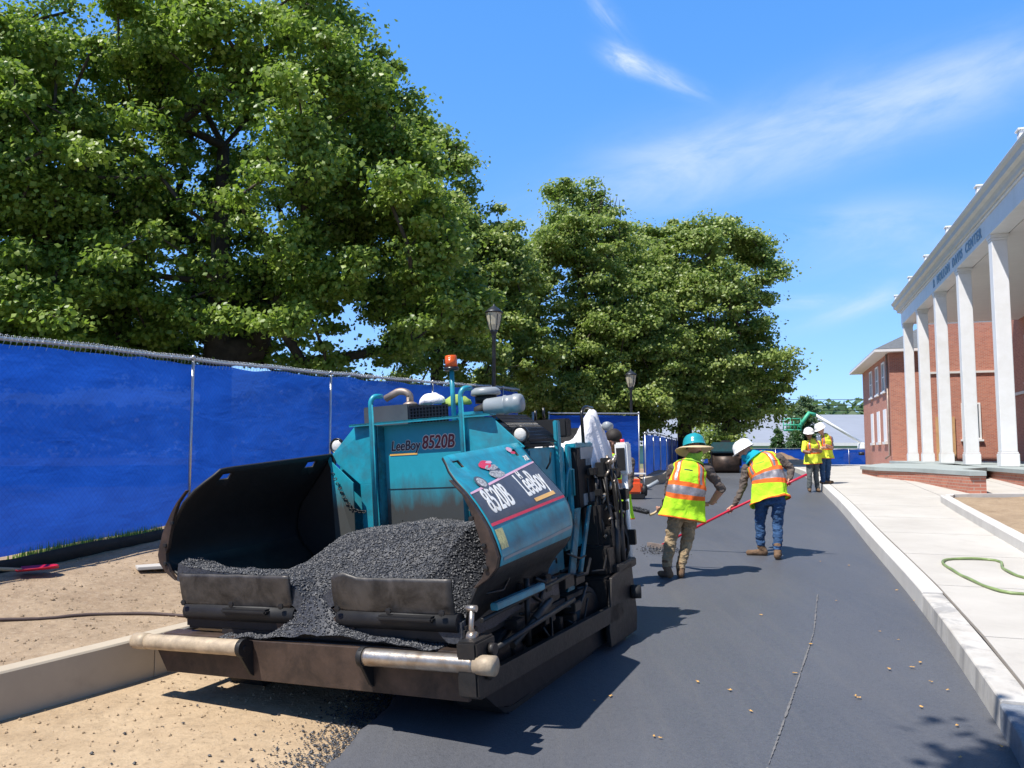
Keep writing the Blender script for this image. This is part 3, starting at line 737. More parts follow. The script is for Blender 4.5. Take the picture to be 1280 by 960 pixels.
# soil mound
b = MB(); vs = []; n = 26
for j in range(n + 1):
    for i in range(n + 1):
        x, y = (i / n - .5) * 4.6, (j / n - .5) * 5; r = sqrt((x / 2.1) ** 2 + (y / 2.3) ** 2)
        vs.append((x, y, max(0, 1.05 * (1 - r ** 1.6)) + .12 * noise.noise(Vector((x * 2, y * 2, 0))) - .05))
b.add(vs, [(j * (n + 1) + i, j * (n + 1) + i + 1, (j + 1) * (n + 1) + i + 1, (j + 1) * (n + 1) + i) for j in range(n) for i in range(n)], True)
o = b.build('soil_mound', MT['mound_soil']); o.location = (16.6, 52, .95); tag(o, 'brown heap of soil in front of the far blue fence', 'soil heap')
# barrels/debris behind worker: pale bucket
b = MB(); b.bbox(-.5, .5, -.3, .3, 0, .5, .05); o = b.build('concrete_block', MT['kerb_concrete']); o.location = (15.7, 46, 1.08); tag(o, 'pale concrete block beside the soil heap at the far road end', 'block')
# utility wires
b = MB()
for k, (z0, z1) in enumerate(((9.2, 10.2), (8.6, 9.2), (8.0, 8.4))):
    pts = [(5 + 100 * t, 110, z0 + (z1 - z0) * t - 1.5 * sin(pi * t) * .4) for t in [i / 20 for i in range(21)]]
    b2 = MB(); b2.tube(pts, .035, 4); o = b2.build('power_line', MT['black']); tag(o, ('highest', 'middle', 'lowest')[k] + ' of the three thin power lines above the warehouse', 'power line', 'power lines over the warehouse')

# lamp posts
def lamp(x, y, z, h, label):
    r = empty('street_lamp', (x, y, z)); tag(r, label, 'lamp post', 'lamp posts behind the fence')
    b = MB(); b.lathe((0, 0, 0), [(.16, 0), (.16, .25), (.09, .35), (.07, .8), (.055, 1.0), (.045, h - .75), (.06, h - .72), (.05, h - .66), (.09, h - .6), (.1, h - .55)], 14); b.build('pole', MT['lamp_metal'], r)
    b = MB(); b.lathe((0, 0, h), [(.1, -.547), (.145, -.42), (.185, -.18), (.19, -.13)], 12, smooth=False); g = b.build('lantern', MT['lantern_glass'], r)
    b = MB()
    for k in range(6):
        a = k * pi / 3; b.tube([(.102 * cos(a), .102 * sin(a), h - .547), (.15 * cos(a), .15 * sin(a), h - .42), (.19 * cos(a), .19 * sin(a), h - .17)], .008, 4)
    b.build('lantern_rib', MT['lamp_metal'], g)
    b = MB(); b.lathe((0, 0, h), [(.0, -.125), (.22, -.127), (.225, -.1), (.17, -.06), (.13, -.02), (.07, .02), (.03, .05), (.02, .09), (0, .1)], 18); b.build('lantern_cap', MT['lamp_metal'], r)
    return r
lamp(-.44, 20.0, 1.05, 4.38, 'tall black lamp post with glass lantern nearest, rising above the paver')
lamp(4.3, 30, 1.05, 3.8, 'smaller looking distant black lamp post in front of the dark tree')

# small things on the bank
b = MB(); b.bbox(-.3, .3, -.2, .2, 0, .03, .005); o = b.build('plywood_sheet', MT['concrete']); o.location = (-3.55, 8.7, bank_z(-3.55, 8.7) + .0); o.rotation_euler = (radians(-3), 0, .5); o.scale = (1, 1.25, 1)
tag(o, 'flat pale board lying on the bank soil beside the paver', 'board')
sh = empty('round_shovel', (-4.62, 7.9, bank_z(-4.62, 7.9) + .03), .35); tag(sh, 'long handled red shovel lying flat on the bank at left', 'shovel')
vs = []; n = 12
for j in range(n + 1):
    t = j / n; w = .13 * sqrt(max(0, 1 - (max(t - .35, 0) / .65) ** 2)) if t > .35 else .13
    for i in range(7): s = i / 3 - 1; vs.append((t * .34, s * w, .03 * (s * s) + .02 * t + .01))
b = MB(); b.add(vs, [(j * 7 + i, j * 7 + i + 1, (j + 1) * 7 + i + 1, (j + 1) * 7 + i) for j in range(n) for i in range(6)], True); o = b.build('blade', MT['red_paint'], sh); o.modifiers.new('s', 'SOLIDIFY').thickness = .006
MB().tube([(.03, 0, .03), (-.2, 0, .05), (-1.3, .05, .03)], .017, 8).build('handle', MT['wood_handle'], sh)
# dark strip along the bank, put in as the fence rail's shadow
b = MB(); pts = []
for u, v in [(-60, 783), (0, 780), (60, 775), (120, 768), (180, 763), (240, 762), (300, 764)]:
    Y = 1040 * (1.9 - .27) / (v - 525); x = (u - 640) / 1040 * Y; pts.append((x, Y))
cs = smooth_path(pts, .1); b.tube([(x, y, bank_z(x, y) + .012 + .006 * noise.noise(Vector((x * 3, y * 3, 0)))) for x, y in cs], .014, 8)
MT['rail_shadow_strip'] = simple('rail_shadow_strip', (.07, .045, .04), .7, var=.3); tag(b.build('rail_shadow_strip', MT['rail_shadow_strip']), 'dark brown strip along the bank soil above the kerb, standing in for the fence rail shadow', 'rail_shadow_strip')
# ================================================================== PAVER
PR = Matrix.Rotation(-.453, 4, 'Z') @ Matrix.Rotation(.036, 4, 'X') @ Matrix.Rotation(-.047, 4, 'Y')
PM = Matrix.Translation((-1.356, 5.36, .214)) @ PR
pv = empty('asphalt_paver'); pv.matrix_basis = PM
tag(pv, 'teal tracked asphalt paver with open black hopper full of asphalt', 'paver')
def pp(name, b, mat, par=None, bevel=0, solid=0): 
    o = b.build(name, MT[mat] if isinstance(mat, str) else [MT[m] for m in mat], par or pv, bevel=bevel)
    if solid: s = o.modifiers.new('s', 'SOLIDIFY'); s.thickness = solid; s.offset = 0
    return o
# chassis, tracks
pp('chassis', MB().bbox(-.9, .9, .3, 2.6, .2, .6, .02).bbox(-.8, .8, .2, .5, .3, .52, .01).bbox(.9, 1.12, .3, 1.7, .48, .62, .01).bbox(-1.12, -.9, .3, 1.7, .48, .62, .01), 'grime_and_shade')
for s in (-1, 1):
    x0, x1 = (.82, 1.12) if s > 0 else (-1.12, -.82)
    def trk(r0):
        pts = []
        for k in range(9): a = pi / 2 + pi * k / 8; pts.append((.8 + r0 * cos(a), .2 + r0 * sin(a)))
        for k in range(9): a = -pi / 2 + pi * k / 8; pts.append((2.25 + r0 * cos(a), .2 + r0 * sin(a)))
        return pts
    out, inn = trk(.27), trk(.235); n = len(out); b = MB()
    for k in range(n):
        a0, a1, i0, i1 = out[k], out[(k + 1) % n], inn[k], inn[(k + 1) % n]
        b.add([(x, p[0], p[1]) for x in (x0, x1) for p in (a0, a1, i1, i0)], [(0, 1, 2, 3), (7, 6, 5, 4), (0, 4, 5, 1), (3, 2, 6, 7)])
    for k in range(34):
        y = .75 + 1.55 * k / 33 - .0; b.box(x0, x1, y - .012, y + .012, -.088, -.07)
    t = pp('track', b, 'rubber')
    for y in (.8, 2.25): MB().cyl((x0 + .02, y, .2), (x1 + .01 * s, y, .2), .225, 24).build('wheel', MT['grime_and_shade'], t)
    for y in (1.08, 1.36, 1.62, 1.94): MB().cyl((x0 + .02, y, .08), (x1 + .01 * s, y, .08), .12, 16).build('idler', MT['grime_and_shade'], t)
# side plates, and black skirts added as painted shade over the tracks
for s in (-1, 1):
    b = MB(); b.prism([(.16, .2), (2.7, .14), (2.75, .17), (2.75, .27), (.16, .33)], 0, 1.2 * s, 1.25 * s); pp('side_plate', b, 'grime_and_shade', bevel=.004)
    b = MB(); b.prism(([(.3, .2), (.5, .05), (.7, -.0)] if s > 0 else [(.5, .2), (.9, .05), (1.1, -.03)]) + [(2.6, -.03), (2.7, .2)], 0, 1.14 * s, 1.165 * s); pp('shade_skirt', b, 'black')
    b = MB(); b.tube([(1.27 * s, .28, .45), (1.27 * s, 1.6, .5)], .018, 8); b.tube([(1.2 * s, .3, .62), (1.2 * s, 1.7, .66)], .015, 8); pp('rail', b, 'grime_and_shade')
b = MB(); b.bbox(1.2, 1.25, .42, 1.15, .655, .70, .006); pp('step_bar', b, 'teal')
b = MB(); b.cyl((1.24, .62, .4), (1.24, 1.25, .56), .022); b.cyl((1.24, .95, .485), (1.24, 1.2, .548), .03); b.cyl((1.17, 1.0, .3), (1.17, 1.02, .75), .02); pp('hydraulic_cylinder', b, 'grime_and_shade')
b = MB()
for _ in range(26):
    y = random.uniform(.35, 2.3); z = random.uniform(.25, .8); L = random.uniform(.1, .5); x = random.uniform(1.0, 1.19)
    b.tube([(x, y, z), (x + .03, y + L * .5, z - random.uniform(0, .12)), (x, y + L, z + random.uniform(-.1, .12))], random.choice((.008, .012, .016)), 6)
for _ in range(12):
    y = random.uniform(.4, 2.3); z = random.uniform(.25, .65); x = random.uniform(1.02, 1.12); b.bbox(x, x + .1, y, y + random.uniform(.05, .2), z, z + random.uniform(.05, .15), .006)
pp('hose_bundle', b, 'grime_and_shade')

# bumper plate and push rollers
b = MB(); b.prism([(-1.33, .40), (-1.22, .22), (1.2, .2), (1.22, .47), (-1.3, .47)], 1, .1, .135)
b.box(-1.28, 1.2, .135, .26, .45, .475)
pp('bumper_plate', b, 'plate_brown', bevel=.004)
b = MB(); b.bbox(1.2, 1.33, -.02, .22, .26, .57, .012); b.cyl((1.33, .14, .5), (1.37, .14, .5), .035); b.lathe((1.33, .12, .39), [(.05, 0), (.06, .012), (.045, .03), (.02, .032)], 16, (1, 0, 0)); pp('bracket', b, 'grime_and_shade')
for s, xa, xb, m in ((-1, -1.3, -.44, 'roller_tan'), (1, .54, 1.3, 'steel_worn')):
    b = MB(); y, z, R = .02, .44, .052
    prof = []; L = xb - xa
    for k in range(30):
        t = k / 29; prof.append((R * (1 + .04 * noise.noise(Vector((t * 9, s, 0)))), t * L))
    prof = [(.0, .0), (R * .92, 0.001)] + prof + [(R * .92, L + .001), (0, L + .002)]
    b.lathe((xa, y, z), prof, 22, (1, 0, 0)); o = pp('push_roller', b, m)
    e = xa if s < 0 else xb; b = MB(); b.lathe((e - (.13 if s < 0 else 0), y, z), [(0, 0), (.054, .002), (.056, .06), (.056, .125), (0, .128)], 22, (1, 0, 0)); pp('roller_end', b, 'roller_tan', o)
    xi = xb if s < 0 else xa
    b = MB(); w = .018
    xx = xi + (.0 if s < 0 else -.02)
    b.prism([(-.02, .49), (.02, .50), (.1, .47), (.1, .24), (.07, .26), (-.03, .42)], 0, xx, xx + .022); b.cyl((xx - .008, .02, .44), (xx + .03, .02, .44), .06, 18); b.cyl((xx - .012, .02, .44), (xx + .036, .02, .44), .02, 10)
    pp('roller_bracket', b, 'black', bevel=.003)

# hopper wings: lofted profiles front->rear
FP = [(.945, 1.61), (.985, 1.57), (1.03, 1.525), (1.09, 1.472), (1.185, 1.385), (1.24, 1.315), (1.29, 1.24), (1.33, 1.17), (1.365, 1.08), (1.385, 1.01), (1.37, .95), (1.31, .885), (1.22, .83), (1.16, .72), (1.13, .6)]
RP = [(.89, 1.675), (.925, 1.635), (.965, 1.585), (1.015, 1.52), (1.09, 1.435), (1.165, 1.355), (1.24, 1.27), (1.275, 1.2), (1.295, 1.12), (1.3, 1.04), (1.28, .965), (1.23, .89), (1.15, .82), (1.08, .72), (1.05, .6)]
ts = [0, .02, .1, .12, .2, .22, .35, .5, .65, .78, .8, .88, .9, .97, 1]
def wingpt(i, t, s): 
    f, r = FP[i], RP[i]; y = .25 + (1.6 - .25) * t
    if i < 4 and t < .15: y += (.13, .1, .055, .02)[i] * ((.15 - t) / .15)      # rounded front corner
    return (s * (f[0] + (r[0] - f[0]) * t), y, f[1] + (r[1] - f[1]) * t)
for s in (-1, 1):
    vs = [wingpt(i, t, s) for i in range(len(FP)) for t in ts]; n = len(ts); fs = []
    for i in range(len(FP) - 1):
        for j in range(n - 1):
            if i == 1 and j in (3, 10): continue
            if 0:
                pass
            fs.append((i * n + j, i * n + j + 1, (i + 1) * n + j + 1, (i + 1) * n + j))
    me = bpy.data.meshes.new('hopper_wing'); me.from_pydata(vs, [], fs)
    for p in me.polygons: p.use_smooth = True
    bm = bmesh.new(); bm.from_mesh(me); bmesh.ops.recalc_face_normals(bm, faces=bm.faces)
    if sum((f.normal.x * s) for f in bm.faces) < 0: bmesh.ops.reverse_faces(bm, faces=bm.faces)
    bm.to_mesh(me); bm.free()
    me.materials.append(MT['teal']); me.materials.append(MT['black']); me.materials.append(MT['grime_and_shade'])
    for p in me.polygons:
        if p.center.z < .98: p.material_index = 2  # wing underside coloured dark in place of the shade there
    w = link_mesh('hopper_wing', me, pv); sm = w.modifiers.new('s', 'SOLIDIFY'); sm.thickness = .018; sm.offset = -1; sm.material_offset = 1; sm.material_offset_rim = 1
    b = MB(); b.slab([(s * x, 1.6, z) for x, z in RP] + [(s * .7, 1.6, .6), (s * .78, 1.6, 1.12), (s * .86, 1.6, 1.62)], (0, .012, 0)); pp('rear_wall', b, 'black')
    # end flange with bolts
    b = MB(); inner = []; outer = []
    for i in range(3, len(FP) - 2):
        x, z = FP[i]; k = (i - 3) / (len(FP) - 6); wd = .008 + .12 * sin(pi * min(1, k * 1.02)) ** 1.0 * (k ** .8)
        outer.append((s * (x + .006), z)); inner.append((s * (x - wd * .95), z - wd * (.25 if k < .6 else -.15)))
    b.prism(outer + inner[::-1], 1, .195, .225)
    fl = pp('wing_flange', b, 'plate_brown', w, bevel=.004)
    for i in (6, 8, 10):
        x, z = FP[i]; MB().lathe((s * (x - .06), .195, z), [(.016, 0), (.016, .014), (0, .016)], 6, (0, -1, 0), False).build('bolt', MT['grime_and_shade'], fl)
# decals on the right wing outer face
def wp(i, t, off=.004):
    """point on right wing at profile position i (float), t"""
    i0 = min(int(i), len(FP) - 2); a = Vector(wingpt(i0, t, 1)); c = Vector(wingpt(i0 + 1, t, 1)); p = a + (c - a) * (i - i0)
    d = (c - a).normalized(); nrm = Vector((d.z, 0, -d.x)); nrm = -nrm if nrm.x < 0 else nrm
    return p + nrm * off
def decal(name, i0, i1, t0, t1, mat, off=.003, f0=0, par=None, skew=(0, 0)):
    """sheet following the wing; skew shifts i limits from t0 to t1"""
    b = MB(); vs = []; nt = 12; ni = 12
    for a in range(nt + 1):
        t = t0 + (t1 - t0) * a / nt; q0 = i0 + skew[0] * a / nt; q1 = i1 + skew[1] * a / nt
        for c in range(ni + 1): vs.append(wp(q0 + (q1 - q0) * c / ni, t, off))
    k = ni + 1; b.add(vs, [(a * k + c, a * k + c + 1, (a + 1) * k + c + 1, (a + 1) * k + c) for a in range(nt) for c in range(ni)], True)
    return pp(name, b, mat, par)
rw = [o for o in pv.children if o.name.startswith('hopper_wing')][1]
MT['decal_dark'] = simple('decal_dark', (.055, .06, .075), .4, var=.15, dirt=(.12, .12, .12), dirtamt=.4)
MT['decal_red'] = simple('decal_red', (.65, .03, .07), .4); MT['decal_pink'] = simple('decal_pink', (.7, .4, .5), .4); MT['decal_white'] = simple('decal_white', (.8, .8, .76), .4, dirt=(.5, .45, .35), dirtamt=.3, dscale=20)
MT['decal_mixed'] = simple('decal_mixed', (.42, .42, .42), .5, var=.8, scale=70, dirt=(.05, .05, .07), dirtamt=.7, dscale=60); MT['decal_yellow'] = simple('decal_yellow', (.75, .42, .1), .4); MT['decal_label'] = simple('decal_label', (.6, .55, .25), .5, var=.4, scale=60)
decal('decal_band', 4.15, 6.6, .015, .985, 'decal_dark', par=rw, skew=(-1.1, -.55))
decal('decal_line', 4.02, 4.16, .012, .985, 'decal_pink', .005, par=rw, skew=(-1.1, -1.1))
decal('decal_line', 6.6, 6.85, .012, .985, 'decal_red', .005, par=rw, skew=(-.55, -.55))
decal('warning_label', 7.1, 8.5, .02, .1, 'decal_label', .004, par=rw)
decal('pale_stripe', 9.2, 9.5, .03, .98, MT['teal_dirty'] and 'grey_paint', .003, par=rw, skew=(-.3, -.3))  # pale grey stripe along the widest bend of the wing
def on_wing(i, t):
    p = wp(i, t, .007); du = (wp(i - .3, t) - wp(i + .3, t)); dt = (wp(i, t + .03) - wp(i, t - .03)); return p, dt, du
def wing_text(body, i, t, size, mat, xs, bold, name='lettering', shear=0.0, slope=-.7):
    def rm(v):
        tt = t + v.x / 1.35; q = i + slope * (v.x / 1.35); y = -v.y        # walk down the profile by arc length
        stp = .05 * (1 if y > 0 else -1); a = wp(q, tt, 0); acc = 0
        while acc < abs(y) and 0 < q + stp < len(FP) - 2: c = wp(q + stp, tt, 0); L = (c - a).length; acc += L; a = c; q += stp
        return wp(q, tt, .0045 + v.z)
    return text(name, body, size, MT[mat], rw, None, .0008, xs, shear, bold, 1.0, rm)
wing_text('8520B', 5.0, .24, .24, 'decal_white', .62, .012)
wing_text('LeeBoy', 4.5, .74, .27, 'decal_white', .57, .01)
decal('decal_stripe', 5.7, 5.98, .6, .9, 'decal_yellow', .006, par=rw, skew=(-.18, -.18))
wing_text('H', 3.75, .66, .09, 'decal_white', .9, .02)
wing_text('718', 2.45, .93, .06, 'decal_white', .9, .02)
# sun faded emblems: flag shape, seal, eagle-like white crescent
for (i, t, w_, h_, m) in ((2.3, .4, .1, .5, 'decal_red'), (2.65, .44, .1, .35, 'decal_mixed'), (2.1, .46, .05, .4, 'decal_pink'), (3.3, .44, .12, .42, 'decal_mixed'), (3.0, .45, .09, .3, 'decal_dark'), (1.0, .8, .05, .6, 'decal_pink'), (1.5, .82, .045, .4, 'decal_red')):
    p, dt, du = on_wing(i, t); o = MB(); n = 14; dt = dt.normalized(); du = du.normalized()
    o.add([p + dt * (w_ * cos(2 * pi * k / n) * random.uniform(.75, 1.1)) + du * (w_ * h_ * sin(2 * pi * k / n) * random.uniform(.7, 1.1) * .8) + dt.cross(du) * 0 for k in range(n)], [tuple(range(n))])
    pp('sticker', o, m, rw)
p, dt, du = on_wing(3.6, .2); dt.normalize(); du.normalize(); nn = dt.cross(du)
if nn.x < 0: nn = -nn
for rr, m, e in ((.075, 'decal_dark', 0), (.055, 'decal_mixed', .002)):
    o = MB(); o.add([p + dt * (rr * cos(2 * pi * k / 16)) + du * (rr * .75 * sin(2 * pi * k / 16)) + nn * e for k in range(16)], [tuple(range(16))]); pp('sticker', o, m, rw)

# front flaps
for s, x0, x1 in ((-1, -1.14, -.15), (1, .2, 1.08)):
    b = MB(); vs = []; nxx, nz = 18, 10
    for j in range(nz + 1):
        for i in range(nxx + 1):
            u = i / nxx; x = x0 + (x1 - x0) * u; t = j / nz; z = .66 + .225 * t
            if s > 0 and u < .2: z += .03 * sin(u / .2 * pi) * (1 if j == nz else t); 
            c = u if s > 0 else 1 - u
            if c < .08 and j < 3: z += .03 * (1 - c / .08) * (1 - j / 3)
            y = .17 + .03 * (1 - t) ** 2 + .01 * noise.noise(Vector((x * 3, t, s)))
            vs.append((x, y, z + .006 * noise.noise(Vector((x * 9, t * 2, 1)))))
    b.add(vs, [(j * (nxx + 1) + i, j * (nxx + 1) + i + 1, (j + 1) * (nxx + 1) + i + 1, (j + 1) * (nxx + 1) + i) for j in range(nz) for i in range(nxx)], True)
    f = pp('front_flap', b, 'flap_grey', solid=.016)
    b = MB(); xa, xb = (x0 + .1, x1 - .1)
    b.tube([(x0 + .02, .22, .62), (x1 + .02, .22, .62)], .06, 12); b.bbox(x0, x1 + .08 * s, .2, .34, .5, .6, .02)
    b.bbox((x0 + x1) / 2 - .08, (x0 + x1) / 2 + .32, .12, .2, .63, .665, .012)
    for xx in (x0 + .05, (x0 + x1) / 2, x1 - .06): b.lathe((xx, .15, .69), [(.02, 0), (.02, .012), (.0, .014)], 8, (0, -1, 0), False)
    pp('flap_hinge', b, 'black', f)
    e = x1 if s < 0 else x0
    b = MB(); b.prism([(e - .02, .68), (e + .1 * (-s) * -1, .62), (e + .07 * (-s), .52), (e - .12 * (-s), .5), (e - .16 * (-s), .62)], 1, .19, .22); b.lathe((e, .19, .6), [(.028, 0), (.028, .02), (0, .022)], 10, (0, -1, 0), False)
    pp('flap_arm', b, 'plate_brown', f)
# hanging rubber by the right wing
if 0: b = MB(); b.prism([(.99, 1.28), (1.05, 1.33), (1.14, 1.3), (1.16, 1.0), (1.12, .72), (.94, .88), (.99, .93), (1.02, 1.02), (.97, 1.12)], 1, .235, .25)
b = MB(); b.tube([(1.24, .12, .72), (1.24, .1, .62), (1.25, .12, .56)], .016, 8); b.tube([(1.21, .12, .73), (1.27, .12, .73)], .02, 8); b.lathe((1.22, .1, .57), [(.035, 0), (.035, .05), (0, .052)], 10, (1, 0, 0)); pp('latch', b, 'steel_worn')

# hopper floor
pp('hopper_floor', MB().box(-1.1, 1.1, .24, 1.6, .55, .58), 'black')
# bulkhead: teal sheet with lower grime
k = N('bulkhead_paint'); sx = k.n('SeparateXYZ'); k.l(k.coord(), sx.inputs[0])
c = k.mix(k.ramp(k.noise(6, 6, .65), [(.3, 0.0), (.7, 1.0)]), (.013, .26, .34), (.018, .31, .41))
h = k.math('ADD', sx.outputs['Z'], k.math('MULTIPLY', k.math('SUBTRACT', k.noise(3, 6, .7, None, 0, (2, 2, .5)), .5), .42))
c = k.mix(k.ramp(h, [(.0, 1.0), (1.0, 1.0)]) if 0 else k.math('MULTIPLY', k.ramp(k.math('MULTIPLY_ADD', h, 1.0, -.6), [(.6, 1.0), (.86, 0.0)]), .92), c, (.055, .035, .025))
drip = k.ramp(k.noise(9, 5, .8, None, .3, (3, 3, .6)), [(.6, 0.0), (.7, 1.0)])
c = k.mix(k.math('MULTIPLY', drip, k.math('MULTIPLY', k.ramp(k.math('ADD', sx.outputs['Z'], -.6), [(.75, 1.0), (.95, 0.0)]), .6)), c, (.05, .04, .03))
MT['bulkhead_paint'] = k.done(k.bsdf(c, .42, 0, k.bump(k.noise(50, 4), .1, .004), .5))
YB = 1.68
bh = MB(); bh.box(-.4, .42, YB, YB + .012, .62, 1.87); 
o = pp('bulkhead', bh, 'bulkhead_paint')
b = MB()
for x in (-.25, .0, .25): b.box(x, x + .006, YB - .003, YB, 1.02, 1.09)
b.box(-.37, .39, YB - .004, YB, 1.345, 1.35); pp('bulkhead_seam', b, 'black', o)
for s in (-1, 1):
    b = MB(); b.slab([(s * .42, 1.6, 1.9), (s * .66, 1.63, 1.885), (s * .93, 1.63, 1.64), (s * .60, 1.6, 1.4), (s * .42, 1.6, 1.4)], (0, .014, 0))
    b.slab([(s * .42, 1.6, 1.4), (s * .6, 1.6, 1.4), (s * .6, 1.63, .62), (s * .42, 1.63, .62)], (0, .014, 0)); pp('side_gusset', b, 'teal', bevel=.003)
    b = MB(); b.slab([(s * .41, 1.6, 1.88), (s * .41, 1.6, .62), (s * .4, YB + .01, .62), (s * .4, YB + .01, 1.88)], (.012, 0, 0)); pp('recess_cheek', b, 'teal_dirty')
    b = MB(); b.slab([(s * .93, 1.59, 1.64), (s * .895, 1.585, 1.66), (s * .80, 1.5, .9), (s * .6, 1.5, .9), (s * .6, 1.5, 1.42)], (0, .012, 0)); pp('corner_plate', b, 'bulkhead_paint')
    b = MB(); pts = [(s * .43, 1.56, .9), (s * .43, 1.56, 2.06)]
    for kx_ in range(6): a = pi / 2 * kx_ / 5; pts.append((s * .43 + .03 * (1 - cos(a)), 1.56 + .05 * (1 - cos(a)), 2.06 + .07 * sin(a)))
    pts.append((s * .43 + .03, 1.68, 2.13)); b.tube(pts, .021, 8); pp('guard_post', b, 'teal')
    b = MB()
    for kk in range(16):
        t = kk / 15; c0 = Vector((s * (.80 - .3 * t), 1.5, 1.5 - .32 * t - .1 * sin(pi * t)))
        ring = [c0 + Vector((.016 * cos(a), .007 * (kk % 2 * 2 - 1) * sin(a), .01 * sin(a))) for a in [2 * pi * q / 8 for q in range(9)]]; b.tube(ring, .004, 5, False)
    pp('chain', b, 'grime_and_shade')
# upper lip overhanging the recess
b = MB(); b.slab([(-.66, 1.67, 1.89), (.68, 1.67, 1.9), (.68, 1.56, 1.905), (-.66, 1.56, 1.895)], (0, 0, .012)); b.slab([(-.66, 1.56, 1.907), (.68, 1.56, 1.917), (.68, 1.56, 1.895), (-.66, 1.56, 1.885)], (0, .012, 0)); pp('bulkhead_lip', b, 'teal', o)
MT['letter_maroon'] = simple('letter_maroon', (.16, .02, .03), .5); MT['letter_black'] = simple('letter_black', (.03, .03, .05), .5); MT['letter_cream'] = simple('letter_cream', (.75, .66, .6), .5)
bw = ((1, 0, 0), (0, 0, 1))
text('lettering', 'LeeBoy', .115, MT['letter_cream'], o, basis((-.185, YB - .002, 1.70), *bw), .0008, .82, .2, .05)
text('lettering', 'LeeBoy', .115, MT['letter_black'], o, basis((-.185, YB - .005, 1.70), *bw), .0008, .82, .2, .018)
text('lettering', '8520B', .15, MT['letter_cream'], o, basis((.13, YB - .002, 1.715), *bw), .0008, .8, .2, .06)
text('lettering', '8520B', .15, MT['letter_maroon'], o, basis((.13, YB - .005, 1.715), *bw), .0008, .8, .2, .02)
b = MB(); b.box(-.34, -.07, YB - .004, YB - .001, 1.625, 1.64); pp('decal_stripe', b, 'decal_yellow', o)

# engine housing and side panels
b = MB(); b.bbox(-.9, .93, 1.71, 2.28, .6, 1.62, .015); b.slab([(-.66, 1.66, 1.87), (.62, 1.66, 1.87), (.62, 2.3, 1.86), (-.66, 2.3, 1.85)], (0, 0, .012)); pp('engine_housing', b, 'teal', bevel=0)
b = MB(); b.prism([(-.66, 1.85), (.6, 1.86), (.9, 1.63), (-.9, 1.63)], 1, 1.7, 2.28); hood = pp('hood', b, 'black')
b = MB()
for kk in range(26):      # black grille bars on the sloping right side of the hood
    y = 1.7 + .58 * kk / 25; b.tube([(.655, y, 1.9), (.955, y + .02, 1.665)], .006, 4)
for kk in range(9):
    t = kk / 8; b.tube([(.655 + .3 * t, 1.69, 1.902 - .235 * t), (.655 + .3 * t, 2.29, 1.902 - .235 * t)], .005, 4)
pp('grille', b, 'black_gloss', hood)
for s in (-1, 1):
    b = MB(); b.lathe((s * .9, 1.66, 1.735), [(.0, .0), (.03, -.005), (.058, -.02), (.066, -.05), (.066, -.06)][::-1], 22, (0, -1, 0))
    hl = pp('headlight', MB().lathe((s * .88, 1.72, 1.735), [(0, 0), (.05, .0), (.068, .03), (.07, .06), (.06, .062), (.058, .05), (0, .048)], 22, (0, -1, 0)), 'black_gloss')
    MB().lathe((s * .88, 1.675, 1.735), [(.057, 0), (.05, .012), (.03, .02), (0, .023)], 22, (0, -1, 0)).build('lens', MT['headlight_glass'], hl)
    MB().tube([(s * .88, 1.72, 1.7), (s * .88, 1.75, 1.6)], .012, 6).build('stalk', MT['black'], hl)
pp('hood_handle', MB().tube([(.96, 1.95, 1.45), (.985, 1.97, 1.5), (.985, 2.0, 1.58)], .008, 6), 'black')

# muffler box with exhaust, air cleaner, beacon
ex = MB(); ex.bbox(-.84, -.36, 2.02, 2.5, 1.86, 2.07, .008); mfl = pp('muffler_box', ex, 'grey_dark' if 'grey_dark' in MT else 'black')
b = MB()
for kk in range(14): 
    y = 2.04 + .44 * kk / 13; b.box(-.357, -.352, y - .008, y + .008, 1.88, 2.05)
for kk in range(6): b.box(-.3565, -.3515, 2.03, 2.49, 1.885 + .028 * kk, 1.895 + .028 * kk)
b.box(-.36, .04, 2.02, 2.03, 1.88, 2.04); 
for kk in range(12): b.box(-.34 + .033 * kk, -.33 + .033 * kk, 2.008, 2.019, 1.88, 2.04)
for kk in range(6): b.box(-.35, .04, 2.006, 2.0185, 1.885 + .028 * kk, 1.893 + .028 * kk)
pp('perforated_guard', b, 'black_gloss', mfl)
pts = [(-.42, 2.15, 2.06), (-.42, 2.15, 2.14)]
for kk in range(8): a = pi * .6 * kk / 7; pts.append((-.42 - .09 * (1 - cos(a)), 2.15 - .02 * kk / 7, 2.14 + .055 * sin(a)))
pts.append((-.66, 2.12, 2.14)); b = MB(); b.tube(pts, .032, 12); b.lathe((-.42, 2.15, 2.065), [(.065, 0), (.065, .015), (.035, .03)], 12); pp('exhaust_pipe', b, 'pipe_rust', mfl)
b = MB(); b.cyl((.11, 2.0, 1.86), (.11, 2.0, 2.32), .021, 10); bp = pp('beacon_post', b, 'teal')
MB().lathe((.11, 2.0, 2.32), [(0, 0), (.06, 0), (.066, .012), (.06, .03), (.0, .031)], 20).build('beacon_base', MT['black_gloss'], bp)
MB().lathe((.11, 2.0, 2.352), [(.052, 0), (.052, .05), (.05, .09), (.044, .098), (0, .1)], 22).build('beacon_lens', MT['lens_orange'], bp)
MB().bbox(.12, .3, 2.02, 2.2, 1.875, 1.96, .01).build('bracket_box', MT['teal'], bp)
ac = pp('air_cleaner', MB().lathe((.22, 2.38, 2.0), [(0, 0), (.07, 0), (.078, .02), (.08, .18), (.087, .185), (.087, .2), (.08, .205), (.08, .27), (.086, .275), (.086, .3), (.08, .335), (.07, .35), (0, .352)], 28, (1, .1, .06)), 'grey_paint')
